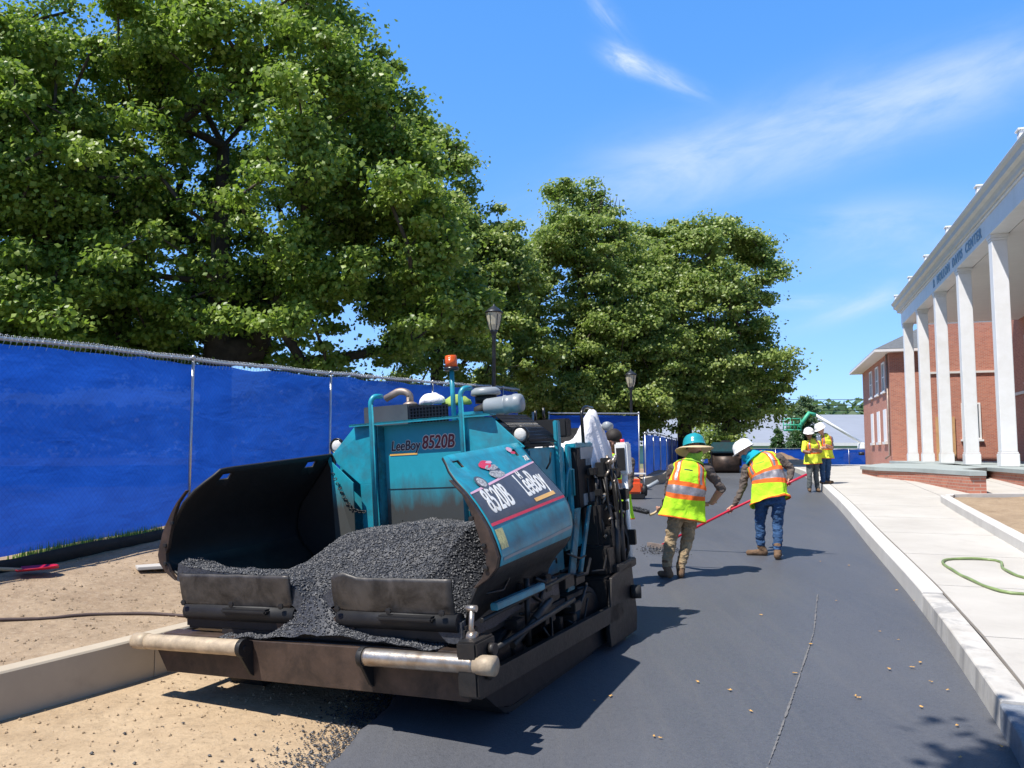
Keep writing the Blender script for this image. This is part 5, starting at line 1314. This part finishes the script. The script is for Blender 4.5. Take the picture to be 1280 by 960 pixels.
tag(b.build('asphalt_pile', MT['asphalt_mix']), 'small loose pile of asphalt under the rake head', 'asphalt', kind='stuff')

# two distant workers
W3 = (8.1, 22.2, zr(22.2))
def s3(u, v, y=0): return px(W3, u, v, y)
person(W3, dict(hipL=s3(1012, 575), hipR=s3(1020, 575, .05), knL=s3(1012, 594, -.05), knR=s3(1020, 594, .05), anL=s3(1012, 610, -.05), anR=s3(1022, 611, .1), toeL=(-.25, -.12, .03), toeR=(.0, -.1, .03),
    shL=s3(1006, 554, -.02), shR=s3(1023, 554, .05), elL=s3(1004, 564, -.15), wrL=s3(1012, 566, -.28), elR=s3(1026, 564, -.05), wrR=s3(1018, 562, -.28), neck=s3(1013, 549), head=s3(1011, 543.5, -.03),
    gripL=s3(1015, 565, -.3), axisL=(0, -.3, 1), gripR=s3(1014, 562, -.3), axisR=(0, -.3, 1), foreL='skin_dark', foreR='skin_dark'),
    'distant worker on the road with arms folded, yellow vest and grey trousers', ('vest_yellow', 'jeans_grey', 'boot', 'skin_dark', 'vest_yellow'), ('vest_yellow', .1), 'hat_white', .012, (-.3, -.9, -.2))
W4 = (8.65, 22.4, zr(22.4) + .2)
def s4(u, v, y=0): return px(W4, u, v, y)
person(W4, dict(hipL=s4(1027, 570), hipR=s4(1035, 570, .05), knL=s4(1028, 588, -.03), knR=s4(1035, 588, .05), anL=s4(1029, 603, -.03), anR=s4(1034, 603, .1), toeL=(-.18, -.1, .03), toeR=(-.06, .05, .03),
    shL=s4(1024, 549, -.05), shR=s4(1038, 548, .08), elL=s4(1023, 560, -.18), wrL=s4(1029, 560, -.3), elR=s4(1040, 560, .0), wrR=s4(1034, 557, -.2), neck=s4(1029, 543), head=s4(1026, 537.5, -.03),
    gripL=s4(1031, 560, -.33), axisL=(0, -.3, 1), gripR=s4(1031, 557, -.26), axisR=(0, -.3, 1), foreL='skin', foreR='skin'),
    'distant worker on the sidewalk edge looking down, orange edged vest and blue jeans', ('shirt_grey', 'jeans', 'boot', 'skin', 'shirt_grey'), ('vest_yellow', .06), 'hat_white', .012, (-.8, -.3, -.5))
# worker behind the screed
W5 = (1.2, 9.7, zr(9.7))
def s5(u, v, y=0): return px(W5, u, v, y)
person(W5, dict(hipL=s5(760, 640), hipR=s5(777, 640, .03), knL=s5(760, 682, .02), knR=s5(777, 682, .02), anL=s5(760, 720), anR=s5(777, 720), toeL=(-.1, -.2, .03), toeR=(.1, -.2, .03),
    shL=s5(748, 578), shR=s5(786, 578, .05), elL=s5(744, 606, -.1), wrL=s5(752, 622, -.3), elR=s5(786, 606, -.05), wrR=s5(778, 620, -.3), neck=s5(767, 565), head=s5(767, 552, -.02),
    gripL=s5(752, 622, -.38), axisL=(1, 0, 0), gripR=s5(778, 620, -.38), axisR=(1, 0, 0)),
    'dark haired worker in green vest mostly hidden behind the paver rear', ('cloth_orange', 'jeans', 'boot', 'skin_dark', 'shirt_brown'), ('vest_lime', .08), None, .011, (-.2, -1, -.3))
hb = MB(); p5 = Vector(W5) + Vector(s5(767, 552, -.02)); hb.ell(p5 + Vector((0, .0, .06)), .1, .125, .095, 16, 10)
o = hb.build('hair', MT['hair']); o.parent = [x for x in COL.objects if x.name.startswith('person') and 'dark haired' in x.get('label', '')][0]; o.location = -Vector(o.parent.location)
# orange powered blower standing on the asphalt behind the screed
bl_ = empty('blower', (3.0, 20.3, zr(20.3))); tag(bl_, 'orange and black engine powered blower standing on asphalt beyond the paver', 'blower')
MB().bbox(-.2, .14, -.16, .16, .12, .42, .05).bbox(-.1, .1, -.1, .1, .42, .48, .02).build('housing', MT['orange_plastic'], bl_)
MB().bbox(-.22, .2, -.18, .18, .0, .12, .02).lathe((.14, 0, .2), [(0, 0), (.14, .0), (.15, .06), (.13, .12), (0, .13)], 18, (1, 0, 0)).tube([(-.15, 0, .45), (0, 0, .56), (.15, 0, .45)], .018, 8).build('frame', MT['black'], bl_)
MB().tube([(.2, 0, .25), (.34, 0, .3), (.55, .02, .42)], [.06, .05, .05], 12).build('nozzle', MT['grey_paint'], bl_)
# sawhorse by the blue panel
sa = empty('work_bench', (3.35, 22.9, zr(22.9))); tag(sa, 'small low white bench in front of the blue fence panel', 'bench')
MB().bbox(-.3, .3, -.12, .12, .42, .46, .005).build('top', MT['white_plastic'], sa)
for x in (-.26, .26): MB().tube([(x, -.1, 0), (x, -.08, .42)], .012, 6).build('leg', MT['galv'], sa); MB().tube([(x, .1, 0), (x, .08, .42)], .012, 6).build('leg', MT['galv'], sa)
# asphalt roller parked in the distance
ro = empty('road_roller', (9.35, 36.5, zr(36.5)), -.25); tag(ro, 'dark green tandem asphalt roller parked far up the road', 'roller')
MT['roller_green'] = simple('roller_green', (.02, .09, .1), .4, dirt=(.06, .05, .04), dirtamt=.5)
for y in (-.95, .95):
    MB().cyl((-.55, y, .42), (.55, y, .42), .42, 28).build('drum', MT['plate_brown'], ro)
    MB().bbox(-.62, .62, y - .2, y + .2, .82, .95, .02).bbox(-.64, -.57, y - .12, y + .12, .3, .9, .01).bbox(.57, .64, y - .12, y + .12, .3, .9, .01).build('drum_frame', MT['black'], ro)
MB().bbox(-.6, .6, -1.35, -.3, .85, 1.3, .06).bbox(-.6, .6, .35, 1.3, .85, 1.28, .06).bbox(-.45, .45, -.3, .35, .7, .95, .03).build('body', MT['roller_green'], ro)
MB().bbox(-.22, .22, -.1, .2, .95, 1.1, .04).bbox(-.22, .22, -.2, -.1, 1.1, 1.4, .04).build('seat', MT['rubber'], ro)
MB().tube([(.0, .3, 1.1), (0, .22, 1.35)], .02, 6).lathe((0, .22, 1.35), [(.12, 0), (.14, .01), (.12, .02)], 16, (0, -.4, 1)).build('steering_wheel', MT['black'], ro)
# ================================================================== TREES
def make_tree(name, base, lobes, trunk_h, trunk_r, nclump, nleaf, lsize, leafmat, label, crad=.75, seed=1, group=None, shell=.45, trunk_top=None, cat='tree', sag=.25, flat=.5, lean=(0, 0), gap=.0, opening=0):
    rng = np.random.default_rng(seed); rd = random.Random(seed)
    base = Vector(base); root = empty(name, base); tag(root, label, cat, group)
    # clump centres in lobes (centre rel. to base, radii)
    vol = np.array([l[1][0] * l[1][1] * l[1][2] for l in lobes]) ** .75; vol = vol / vol.sum(); C = []
    while len(C) < nclump:
        c, r = lobes[rng.choice(len(lobes), p=vol)][:2]
        d = rng.normal(size=3); d /= np.linalg.norm(d); q = shell + (1 - shell) * rng.random() ** .6
        q *= 1 + .13 * noise.noise(Vector(d * 2.5) + Vector(c))
        p = np.array(c) + d * q * np.array(r)
        if p[2] < trunk_h * .55: continue
        if gap and noise.noise(Vector(p / (crad * 3.4)) + Vector((seed, 0, 0))) < -gap: continue
        if opening and p[1] < 1.0 and abs(p[0] - .12 * (p[2] - 4)) < opening and p[2] < 10.5 and rd.random() < .85: continue
        C.append(p)
    C = np.array(C)
    # skeleton: attach clumps to nearest node
    top = trunk_top or trunk_h * 1.6
    nodes = [Vector((lean[0] * t * t, lean[1] * t * t, top * t)) for t in [i / 8 for i in range(9)]]; parent = [-1] + list(range(8)); depth = [0] * 9
    NP = [np.array(n) for n in nodes]; first = max(1, int(8 * trunk_h / top))
    order = np.argsort(np.linalg.norm((C - np.array([0, 0, trunk_h])) * np.array([1, 1, .8]), axis=1))
    endnode = []
    for ci in order:
        p = C[ci]; A = np.array(NP[first:]); d = np.linalg.norm(A - p, axis=1) + .35 * np.maximum(0, A[:, 2] - p[2] + .3)
        j = int(np.argmin(d)) + first; q = NP[j]; L = np.linalg.norm(p - q); k = max(1, int(L / .9)); prev = j
        for m in range(1, k + 1):
            t = m / k; w = q + (p - q) * t + np.array([0, 0, sag * sin(pi * t) * min(L, 3) * .3]) + (rng.normal(size=3) * .07 if m < k else 0)
            nodes.append(Vector(w)); NP.append(w); parent.append(prev); prev = len(nodes) - 1
        endnode.append(prev)
    cnt = [0.0] * len(nodes)
    for e in endnode:
        while e >= 0: cnt[e] += 1; e = parent[e]
    rad = [trunk_r * (max(c, 1) / nclump) ** .46 for c in cnt]
    for i in range(9): rad[i] = max(rad[i], trunk_r * (1 - .62 * i / 8))
    rad[0] = trunk_r * 1.35
    tb = MB(); tb.tube([nodes[i] for i in range(9)], [rad[i] for i in range(9)], 12)
    tr = tb.build('trunk', MT['bark'], root)
    lb = MB()
    for i in range(9, len(nodes)):
        p = parent[i]
        if rad[i] < .006: continue
        lb.tube([nodes[p], nodes[i]], [min(rad[p], rad[i] * 1.25) if p > 8 else rad[i] * 1.2, rad[i]], 5 if rad[i] < .06 else 8, False)
    lb.build('limbs', MT['bark'], tr)
    # leaves
    n = nclump * nleaf; cid = np.repeat(np.arange(nclump), nleaf)
    cr = crad * rng.uniform(.45, 1.6, nclump)[cid] * np.where(rng.random(n) < .14, 1.8, 1.0)
    d = rng.normal(size=(n, 3)); d /= np.linalg.norm(d, axis=1)[:, None]; q = rng.random(n) ** .45
    pos = C[cid] + d * (q * cr)[:, None] * np.array([1, 1, flat])
    pos[:, 2] -= .12 * cr * (np.hypot(d[:, 0], d[:, 1]) * q) ** 2
    nr = d * .5 + rng.normal(size=(n, 3)) * .45 + np.array([-.25, -.15, .45]); nr /= np.linalg.norm(nr, axis=1)[:, None]
    a = np.cross(nr, rng.normal(size=(n, 3))); a /= np.linalg.norm(a, axis=1)[:, None]; bt = np.cross(nr, a)
    s = lsize * rng.uniform(.65, 1.25, n)[:, None]
    v = np.stack([pos - a * s * .55, pos + bt * s * .5 - nr * s * .12, pos + a * s * .6, pos - bt * s * .5 - nr * s * .12], 1).reshape(-1, 3)
    me = bpy.data.meshes.new('crown'); me.vertices.add(4 * n); me.vertices.foreach_set('co', v.ravel())
    f = np.arange(4 * n).reshape(-1, 4); f = np.stack([f[:, 0], f[:, 1], f[:, 2], f[:, 0], f[:, 2], f[:, 3]], 1).ravel()
    me.loops.add(6 * n); me.loops.foreach_set('vertex_index', f); me.polygons.add(2 * n)
    me.polygons.foreach_set('loop_start', np.arange(0, 6 * n, 3)); me.polygons.foreach_set('loop_total', np.full(2 * n, 3)); me.update(calc_edges=True)
    me.materials.append(MT[leafmat]); link_mesh('crown', me, root)
    return root
GR = 'trees beyond the blue fence'
# great maple left of centre
make_tree('maple_tree', (-8.2, 23, 1.1), [((0, 0, 8.5), (6.0, 6, 4.6)), ((1.6, -1, 7.0), (5.2, 4.5, 3.6)), ((-2.0, -1, 6.6), (4.6, 4.5, 3.2)), ((.2, 0, 12.2), (4.0, 4.2, 3.8)), ((2.6, 0, 9.5), (3.4, 3.6, 3.2)), ((4.6, 0, 5.6), (3.2, 3.0, 2.2)), ((1, 0, 4.6), (6.6, 6, 1.9)), ((-2.5, 0, 4.4), (5, 5, 1.8))], 3.4, .42, 1500, 200, .12, 'leaf_maple', 'huge spreading green maple with dark forked trunk behind the near fence', .52, 11, opening=2.2, shell=.58, trunk_top=9.5, gap=-.02, flat=.42)
make_tree('maple_tree', (-15.5, 21, 1.1), [((0, 0, 8), (5.5, 5, 4.8)), ((2.0, 0, 12), (4.8, 4.4, 3.8)), ((2.5, -2, 5.6), (4.2, 4, 2.4)), ((4.0, -1.5, 8.5), (3.2, 3, 2.6)), ((2, 0, 4.2), (5, 5, 1.8))], 3.4, .34, 900, 190, .12, 'leaf_maple', 'tall green maple leaning in from the left edge of the photo', .52, 12, shell=.58, trunk_top=9, gap=-.02, flat=.42)
make_tree('maple_tree', (-2.9, 32, 1.1), [((0, 0, 9.5), (2.2, 2.4, 3.4)), ((.1, 0, 12.0), (1.4, 1.4, 2.2)), ((.9, 0, 7.0), (3.0, 3, 2.6)), ((1.4, 0, 4.4), (3.6, 3, 2.0)), ((2.4, 0, 8.2), (1.8, 2, 2.2))], 3.2, .26, 480, 200, .13, 'leaf_light', 'narrow bright green maple just right of the huge one', .5, 13, shell=.35, trunk_top=10, gap=.12, flat=.42)
make_tree('maple_tree', (3.1, 37, 1.1), [((0, 0, 8.2), (3.6, 3.5, 4.0)), ((-.3, 0, 11.4), (1.7, 1.6, 2.4)), ((-1.4, -.5, 4.6), (3.8, 3, 2.8)), ((1.6, 0, 5.4), (3.4, 3, 3.2)), ((-.5, 0, 10.0), (2.6, 2.2, 2.0)), ((.5, 0, 3.0), (4.4, 3.4, 1.6))], 2.6, .3, 900, 175, .13, 'leaf_light', 'pointed green tree with bare dead twigs at its top, middle of the photo', .52, 14, shell=.4, trunk_top=10.5, gap=.12, flat=.42)
make_tree('maple_tree', (8.5, 41, 1.1), [((0, 0, 7.6), (4.5, 4.2, 4.0)), ((.8, 0, 10.2), (3.4, 3.2, 2.4)), ((1.2, 0, 4.9), (4.2, 3.8, 2.6)), ((2.9, 0, 9.8), (1.9, 2, 1.7)), ((-1.2, -1, 4.6), (3.6, 3, 2.8)), ((2.4, 0, 3.4), (2.8, 2.6, 1.6)), ((-2.0, 0, 10.6), (1.8, 1.8, 1.6))], 2.0, .36, 1200, 165, .135, 'leaf_light', 'broad round crowned green tree beside the open sky, right of the pointed tree', .52, 15, shell=.58, trunk_top=8, gap=.12, flat=.42)
for i, (x, y, h, lab) in enumerate(((-6.2, 44, 5.2, 'low pale green tree glimpsed under the huge maple, above the fence'), (-1.2, 46, 5.6, 'pale green small tree glimpsed behind the orange beacon'), (-11, 40, 4.6, 'small leafy tree low behind the fence at left'))):
    make_tree('young_tree', (x, y, 1.0), [((0, 0, h * .5), (3.2, 2.6, h * .42)), ((1.4, 0, h * .4), (2.6, 2, h * .34))], .8, .12, 220, 100, .18, 'leaf_light', lab, .8, 30 + i, group=GR, shell=.2, trunk_top=h * .6)
make_tree('young_tree', (11.8, 50, 1.0), [((0, 0, 2.1), (1.6, 1.4, 1.5)), ((1.1, 0, 1.5), (1.2, 1.2, 1.0))], .6, .08, 46, 90, .17, 'leaf_light', 'small pale leafy tree left of the white shed, under the big crown', .6, 41, shell=.2, trunk_top=2)
make_tree('young_tree', (17.2, 70, .5), [((0, 0, 1.8), (1.3, 1.2, 1.5))], .5, .08, 34, 80, .2, 'leaf_light', 'small bright green tree right of the white shed', .6, 42, shell=.2, trunk_top=2)
# conical evergreens by the warehouse
def conifer(x, y, z, h, r, lab, seed, g=None):
    lob = [((0, 0, h * (.18 + .13 * k)), (r * (1 - .13 * k), r * (1 - .13 * k), h * .12)) for k in range(6)]
    make_tree('arborvitae', (x, y, z), lob, .3, .1, 110, 90, .18, 'leaf_dark', lab, r * .3, seed, g, shell=.2, trunk_top=h * .9, flat=.9)
conifer(25.5, 80, .5, 3.9, .85, 'small cone shaped evergreen standing alone before the warehouse', 51)
conifer(27.3, 80, .5, 4.0, .9, 'cone shaped evergreen joined to the taller tree behind the two distant workers', 52)
make_tree('ash_tree', (29.4, 84, .5), [((0, 0, 4.4), (1.3, 2, 2.2)), ((.2, 0, 6.0), (1.1, 1.3, 1.3)), ((-.2, 0, 2.6), (1.5, 1.6, 1.6))], 1.2, .14, 160, 90, .2, 'leaf_far', 'tall rounded tree rising behind the two distant workers in white hats', .5, 53, shell=.3, trunk_top=5)
# off-frame tree behind the viewer whose crown shades the near kerb
make_tree('maple_tree', (-2.4, -.45, 0), [((2.1, 2.35, 7.9), (.75, .5, .4)), ((3.1, 1.9, 8.1), (.8, .7, .5))], 4, .12, 34, 150, .14, 'leaf_maple', 'tree behind the viewer whose shadow falls on the near kerb', .38, 61, shell=.1, trunk_top=6.5, lean=(1.2, 1.6))
# far wooded ridge
rng = np.random.default_rng(3); n = 26000
x = rng.uniform(-220, 420, n); lay = rng.random(n) ** .6; y = rng.uniform(290, 360, n)
topz = np.array([19.5 + 2.6 * noise.noise(Vector((xx * .03, 0, 0))) + 1.6 * noise.noise(Vector((xx * .15, 1, 0))) for xx in x])
pos = np.stack([x, y, lay * topz], 1); nr = rng.normal(size=(n, 3)) * .5 + np.array([0, -.5, .8]); nr /= np.linalg.norm(nr, axis=1)[:, None]
a = np.cross(nr, rng.normal(size=(n, 3))); a /= np.linalg.norm(a, axis=1)[:, None]; bt = np.cross(nr, a); s = rng.uniform(.8, 1.8, n)[:, None]
v = np.stack([pos - a * s, pos + bt * s, pos + a * s, pos - bt * s], 1).reshape(-1, 3)
me = bpy.data.meshes.new('wooded_ridge'); me.from_pydata(v.tolist(), [], np.arange(4 * n).reshape(-1, 4).tolist()); me.materials.append(MT['leaf_far'])
tag(link_mesh('wooded_ridge', me), kind='stuff')
# dead twigs on the pointed tree
pt = [o for o in COL.objects if o.name.startswith('maple_tree') and 'dead twigs' in o.get('label', '')][0]
b = MB(); rd = random.Random(3)
for k in range(9):
    p = Vector((rd.uniform(.3, 1.9), rd.uniform(-.4, .4), rd.uniform(10, 11.2))); pts = [p]
    for m in range(5): p = p + Vector((rd.uniform(-.12, .16), rd.uniform(-.1, .1), rd.uniform(.2, .42))); pts.append(p)
    b.tube(pts, [.035 - .005 * q for q in range(6)], 5)
    for m in (1, 2, 3): b.tube([pts[m], pts[m] + Vector((rd.uniform(-.4, .4), 0, rd.uniform(.1, .5)))], [.015, .006], 4)
b.build('dead_twigs', MT['twig'], pt)

# ================================================================== SKY, SUN, CAMERA
EL, AZX, AZY = radians(60), -.8, -.6          # direction towards the sun
w = bpy.data.worlds.new('World'); scene.world = w; w.use_nodes = True; nt = w.node_tree; nt.nodes.clear()
def nn_(t, **k):
    nd = nt.nodes.new('ShaderNode' + t)
    for a, b_ in k.items(): setattr(nd, a, b_)
    return nd
sky = nn_('TexSky', sky_type='NISHITA'); sky.sun_disc = False; sky.sun_elevation = EL; sky.sun_rotation = radians(233)
sky.air_density = 1.0; sky.dust_density = .3; sky.ozone_density = 3.0; sky.altitude = 100
def mth(op, a, b_=0.0, clamp=False):
    m = nn_('Math', operation=op); m.use_clamp = clamp
    for i, val in enumerate((a, b_)):
        if hasattr(val, 'is_linked'): nt.links.new(val, m.inputs[i])
        else: m.inputs[i].default_value = val
    return m.outputs[0]
tc = nn_('TexCoord'); sx = nn_('SeparateXYZ'); nt.links.new(tc.outputs['Generated'], sx.inputs[0])
yy_ = mth('MAXIMUM', sx.outputs['Y'], .05); U = mth('DIVIDE', sx.outputs['X'], yy_); V = mth('DIVIDE', sx.outputs['Z'], yy_)
cb = nn_('CombineXYZ'); nt.links.new(U, cb.inputs[0]); nt.links.new(V, cb.inputs[1])
def streak(u0, v0, ang, lx, ly, amp, seed, sc=6.0):
    """soft cirrus band centred on the direction (u0, v0), long axis at ang"""
    du = mth('SUBTRACT', U, u0); dv = mth('SUBTRACT', V, v0); c, s = cos(ang), sin(ang)
    p = mth('ADD', mth('MULTIPLY', du, c), mth('MULTIPLY', dv, s)); q = mth('ADD', mth('MULTIPLY', du, -s), mth('MULTIPLY', dv, c))
    g = mth('ADD', mth('POWER', mth('ABSOLUTE', mth('DIVIDE', p, lx)), 2.0), mth('POWER', mth('ABSOLUTE', mth('DIVIDE', q, ly)), 2.0))
    g = mth('POWER', 2.718, mth('MULTIPLY', g, -1.0))
    cc = nn_('CombineXYZ'); nt.links.new(mth('MULTIPLY', p, 1.0), cc.inputs[0]); nt.links.new(mth('MULTIPLY', q, 3.2), cc.inputs[1]); cc.inputs[2].default_value = seed
    no = nn_('TexNoise'); no.inputs['Scale'].default_value = sc; no.inputs['Detail'].default_value = 9; no.inputs['Roughness'].default_value = .6; no.inputs['Distortion'].default_value = .5; nt.links.new(cc.outputs[0], no.inputs['Vector'])
    f = mth('MULTIPLY', mth('SUBTRACT', no.outputs['Fac'], .32), 3.2, True)
    return mth('MULTIPLY', mth('MULTIPLY', g, f), amp)
def d2(u, v):  # direction of a point of the sky
    P_ = math.atan(87 / 1040); a, b_ = (u - 640) / 1040, -(v - 480) / 1040; f = cos(P_) - sin(P_) * b_; z = sin(P_) + cos(P_) * b_
    return a / f, z / f
S_ = [((1040, 155), .33, .36, .045, .34, 1), ((870, 200), .15, .12, .045, .3, 2), ((1130, 125), .3, .2, .05, .22, 3), ((785, 76), -.5, .028, .013, .75, 4), ((830, 95), -.45, .05, .012, .35, 5),
      ((1090, 280), .12, .1, .03, .28, 6), ((1090, 375), .32, .09, .014, .4, 7), ((1150, 300), .2, .12, .04, .2, 8), ((1000, 378), .05, .05, .008, .3, 9), ((755, 15), -.9, .04, .012, .25, 10)]
tot = None
for (p, a, lx, ly, am, sd) in S_:
    u0, v0 = d2(*p); s_ = streak(u0, v0, a, lx, ly, am, sd * 3.7, 5 if lx > .08 else 16); tot = s_ if tot is None else mth('ADD', tot, s_)
tot = mth('MULTIPLY', tot, mth('GREATER_THAN', sx.outputs['Y'], .05)); tot = mth('MINIMUM', mth('MULTIPLY', tot, 1.3), .85)
hs_ = nn_('HueSaturation'); hs_.inputs['Saturation'].default_value = 1.35; hs_.inputs['Value'].default_value = 1.25; nt.links.new(sky.outputs[0], hs_.inputs['Color'])
mx = nn_('Mix', data_type='RGBA'); nt.links.new(tot, mx.inputs['Factor']); gm = nn_('Gamma'); gm.inputs[1].default_value = .5; nt.links.new(hs_.outputs[0], gm.inputs[0])
ml = nn_('Mix', data_type='RGBA', blend_type='MULTIPLY'); ml.inputs['Factor'].default_value = 1; ml.clamp_result = False; nt.links.new(gm.outputs[0], ml.inputs['A']); ml.inputs['B'].default_value = (1.13, 1.6, 2.5, 1)
nt.links.new(ml.outputs['Result'], mx.inputs['A']); mx.inputs['B'].default_value = (4.2, 4.8, 5.4, 1)
vz = nn_('MapRange'); vz.inputs['From Min'].default_value = .5; vz.inputs['From Max'].default_value = .85; vz.inputs['To Min'].default_value = 1; vz.inputs['To Max'].default_value = .4; nt.links.new(sx.outputs['Z'], vz.inputs['Value'])
bk = nn_('MapRange'); bk.inputs['From Min'].default_value = -.3; bk.inputs['From Max'].default_value = .1; bk.inputs['To Min'].default_value = .7; bk.inputs['To Max'].default_value = 1; nt.links.new(sx.outputs['Y'], bk.inputs['Value'])
bg = nn_('Background'); vm = nn_('VectorMath', operation='SCALE'); nt.links.new(mx.outputs['Result'], vm.inputs[0]); nt.links.new(mth('MULTIPLY', vz.outputs[0], bk.outputs[0]), vm.inputs['Scale']); nt.links.new(vm.outputs[0], bg.inputs[0]); bg.inputs[1].default_value = .13
ow = nn_('OutputWorld'); nt.links.new(bg.outputs[0], ow.inputs[0])
ld = bpy.data.lights.new('sun', 'SUN'); ld.energy = 4.6; ld.angle = radians(.53); ld.color = (1.0, .955, .89)
lo = bpy.data.objects.new('sun', ld); COL.objects.link(lo)
sd = Vector((AZX * cos(EL), AZY * cos(EL), sin(EL))); lo.rotation_euler = sd.to_track_quat('Z', 'Y').to_euler(); lo.location = sd * 50
cd = bpy.data.cameras.new('camera'); cam = bpy.data.objects.new('camera', cd); COL.objects.link(cam)
cd.sensor_width = 36; cd.lens = 36 * 1040 / 1280; cd.clip_start = .1; cd.clip_end = 3000
cam.location = (0, 0, 1.9); cam.rotation_euler = (radians(90) + math.atan(87 / 1040), 0, 0)
scene.camera = cam
vs_ = scene.view_settings; vs_.view_transform = 'Standard'; vs_.look = 'None'; vs_.exposure = .6; vs_.gamma = 1
scene.cycles.max_bounces = 6; scene.cycles.transparent_max_bounces = 8; scene.cycles.use_denoising = True
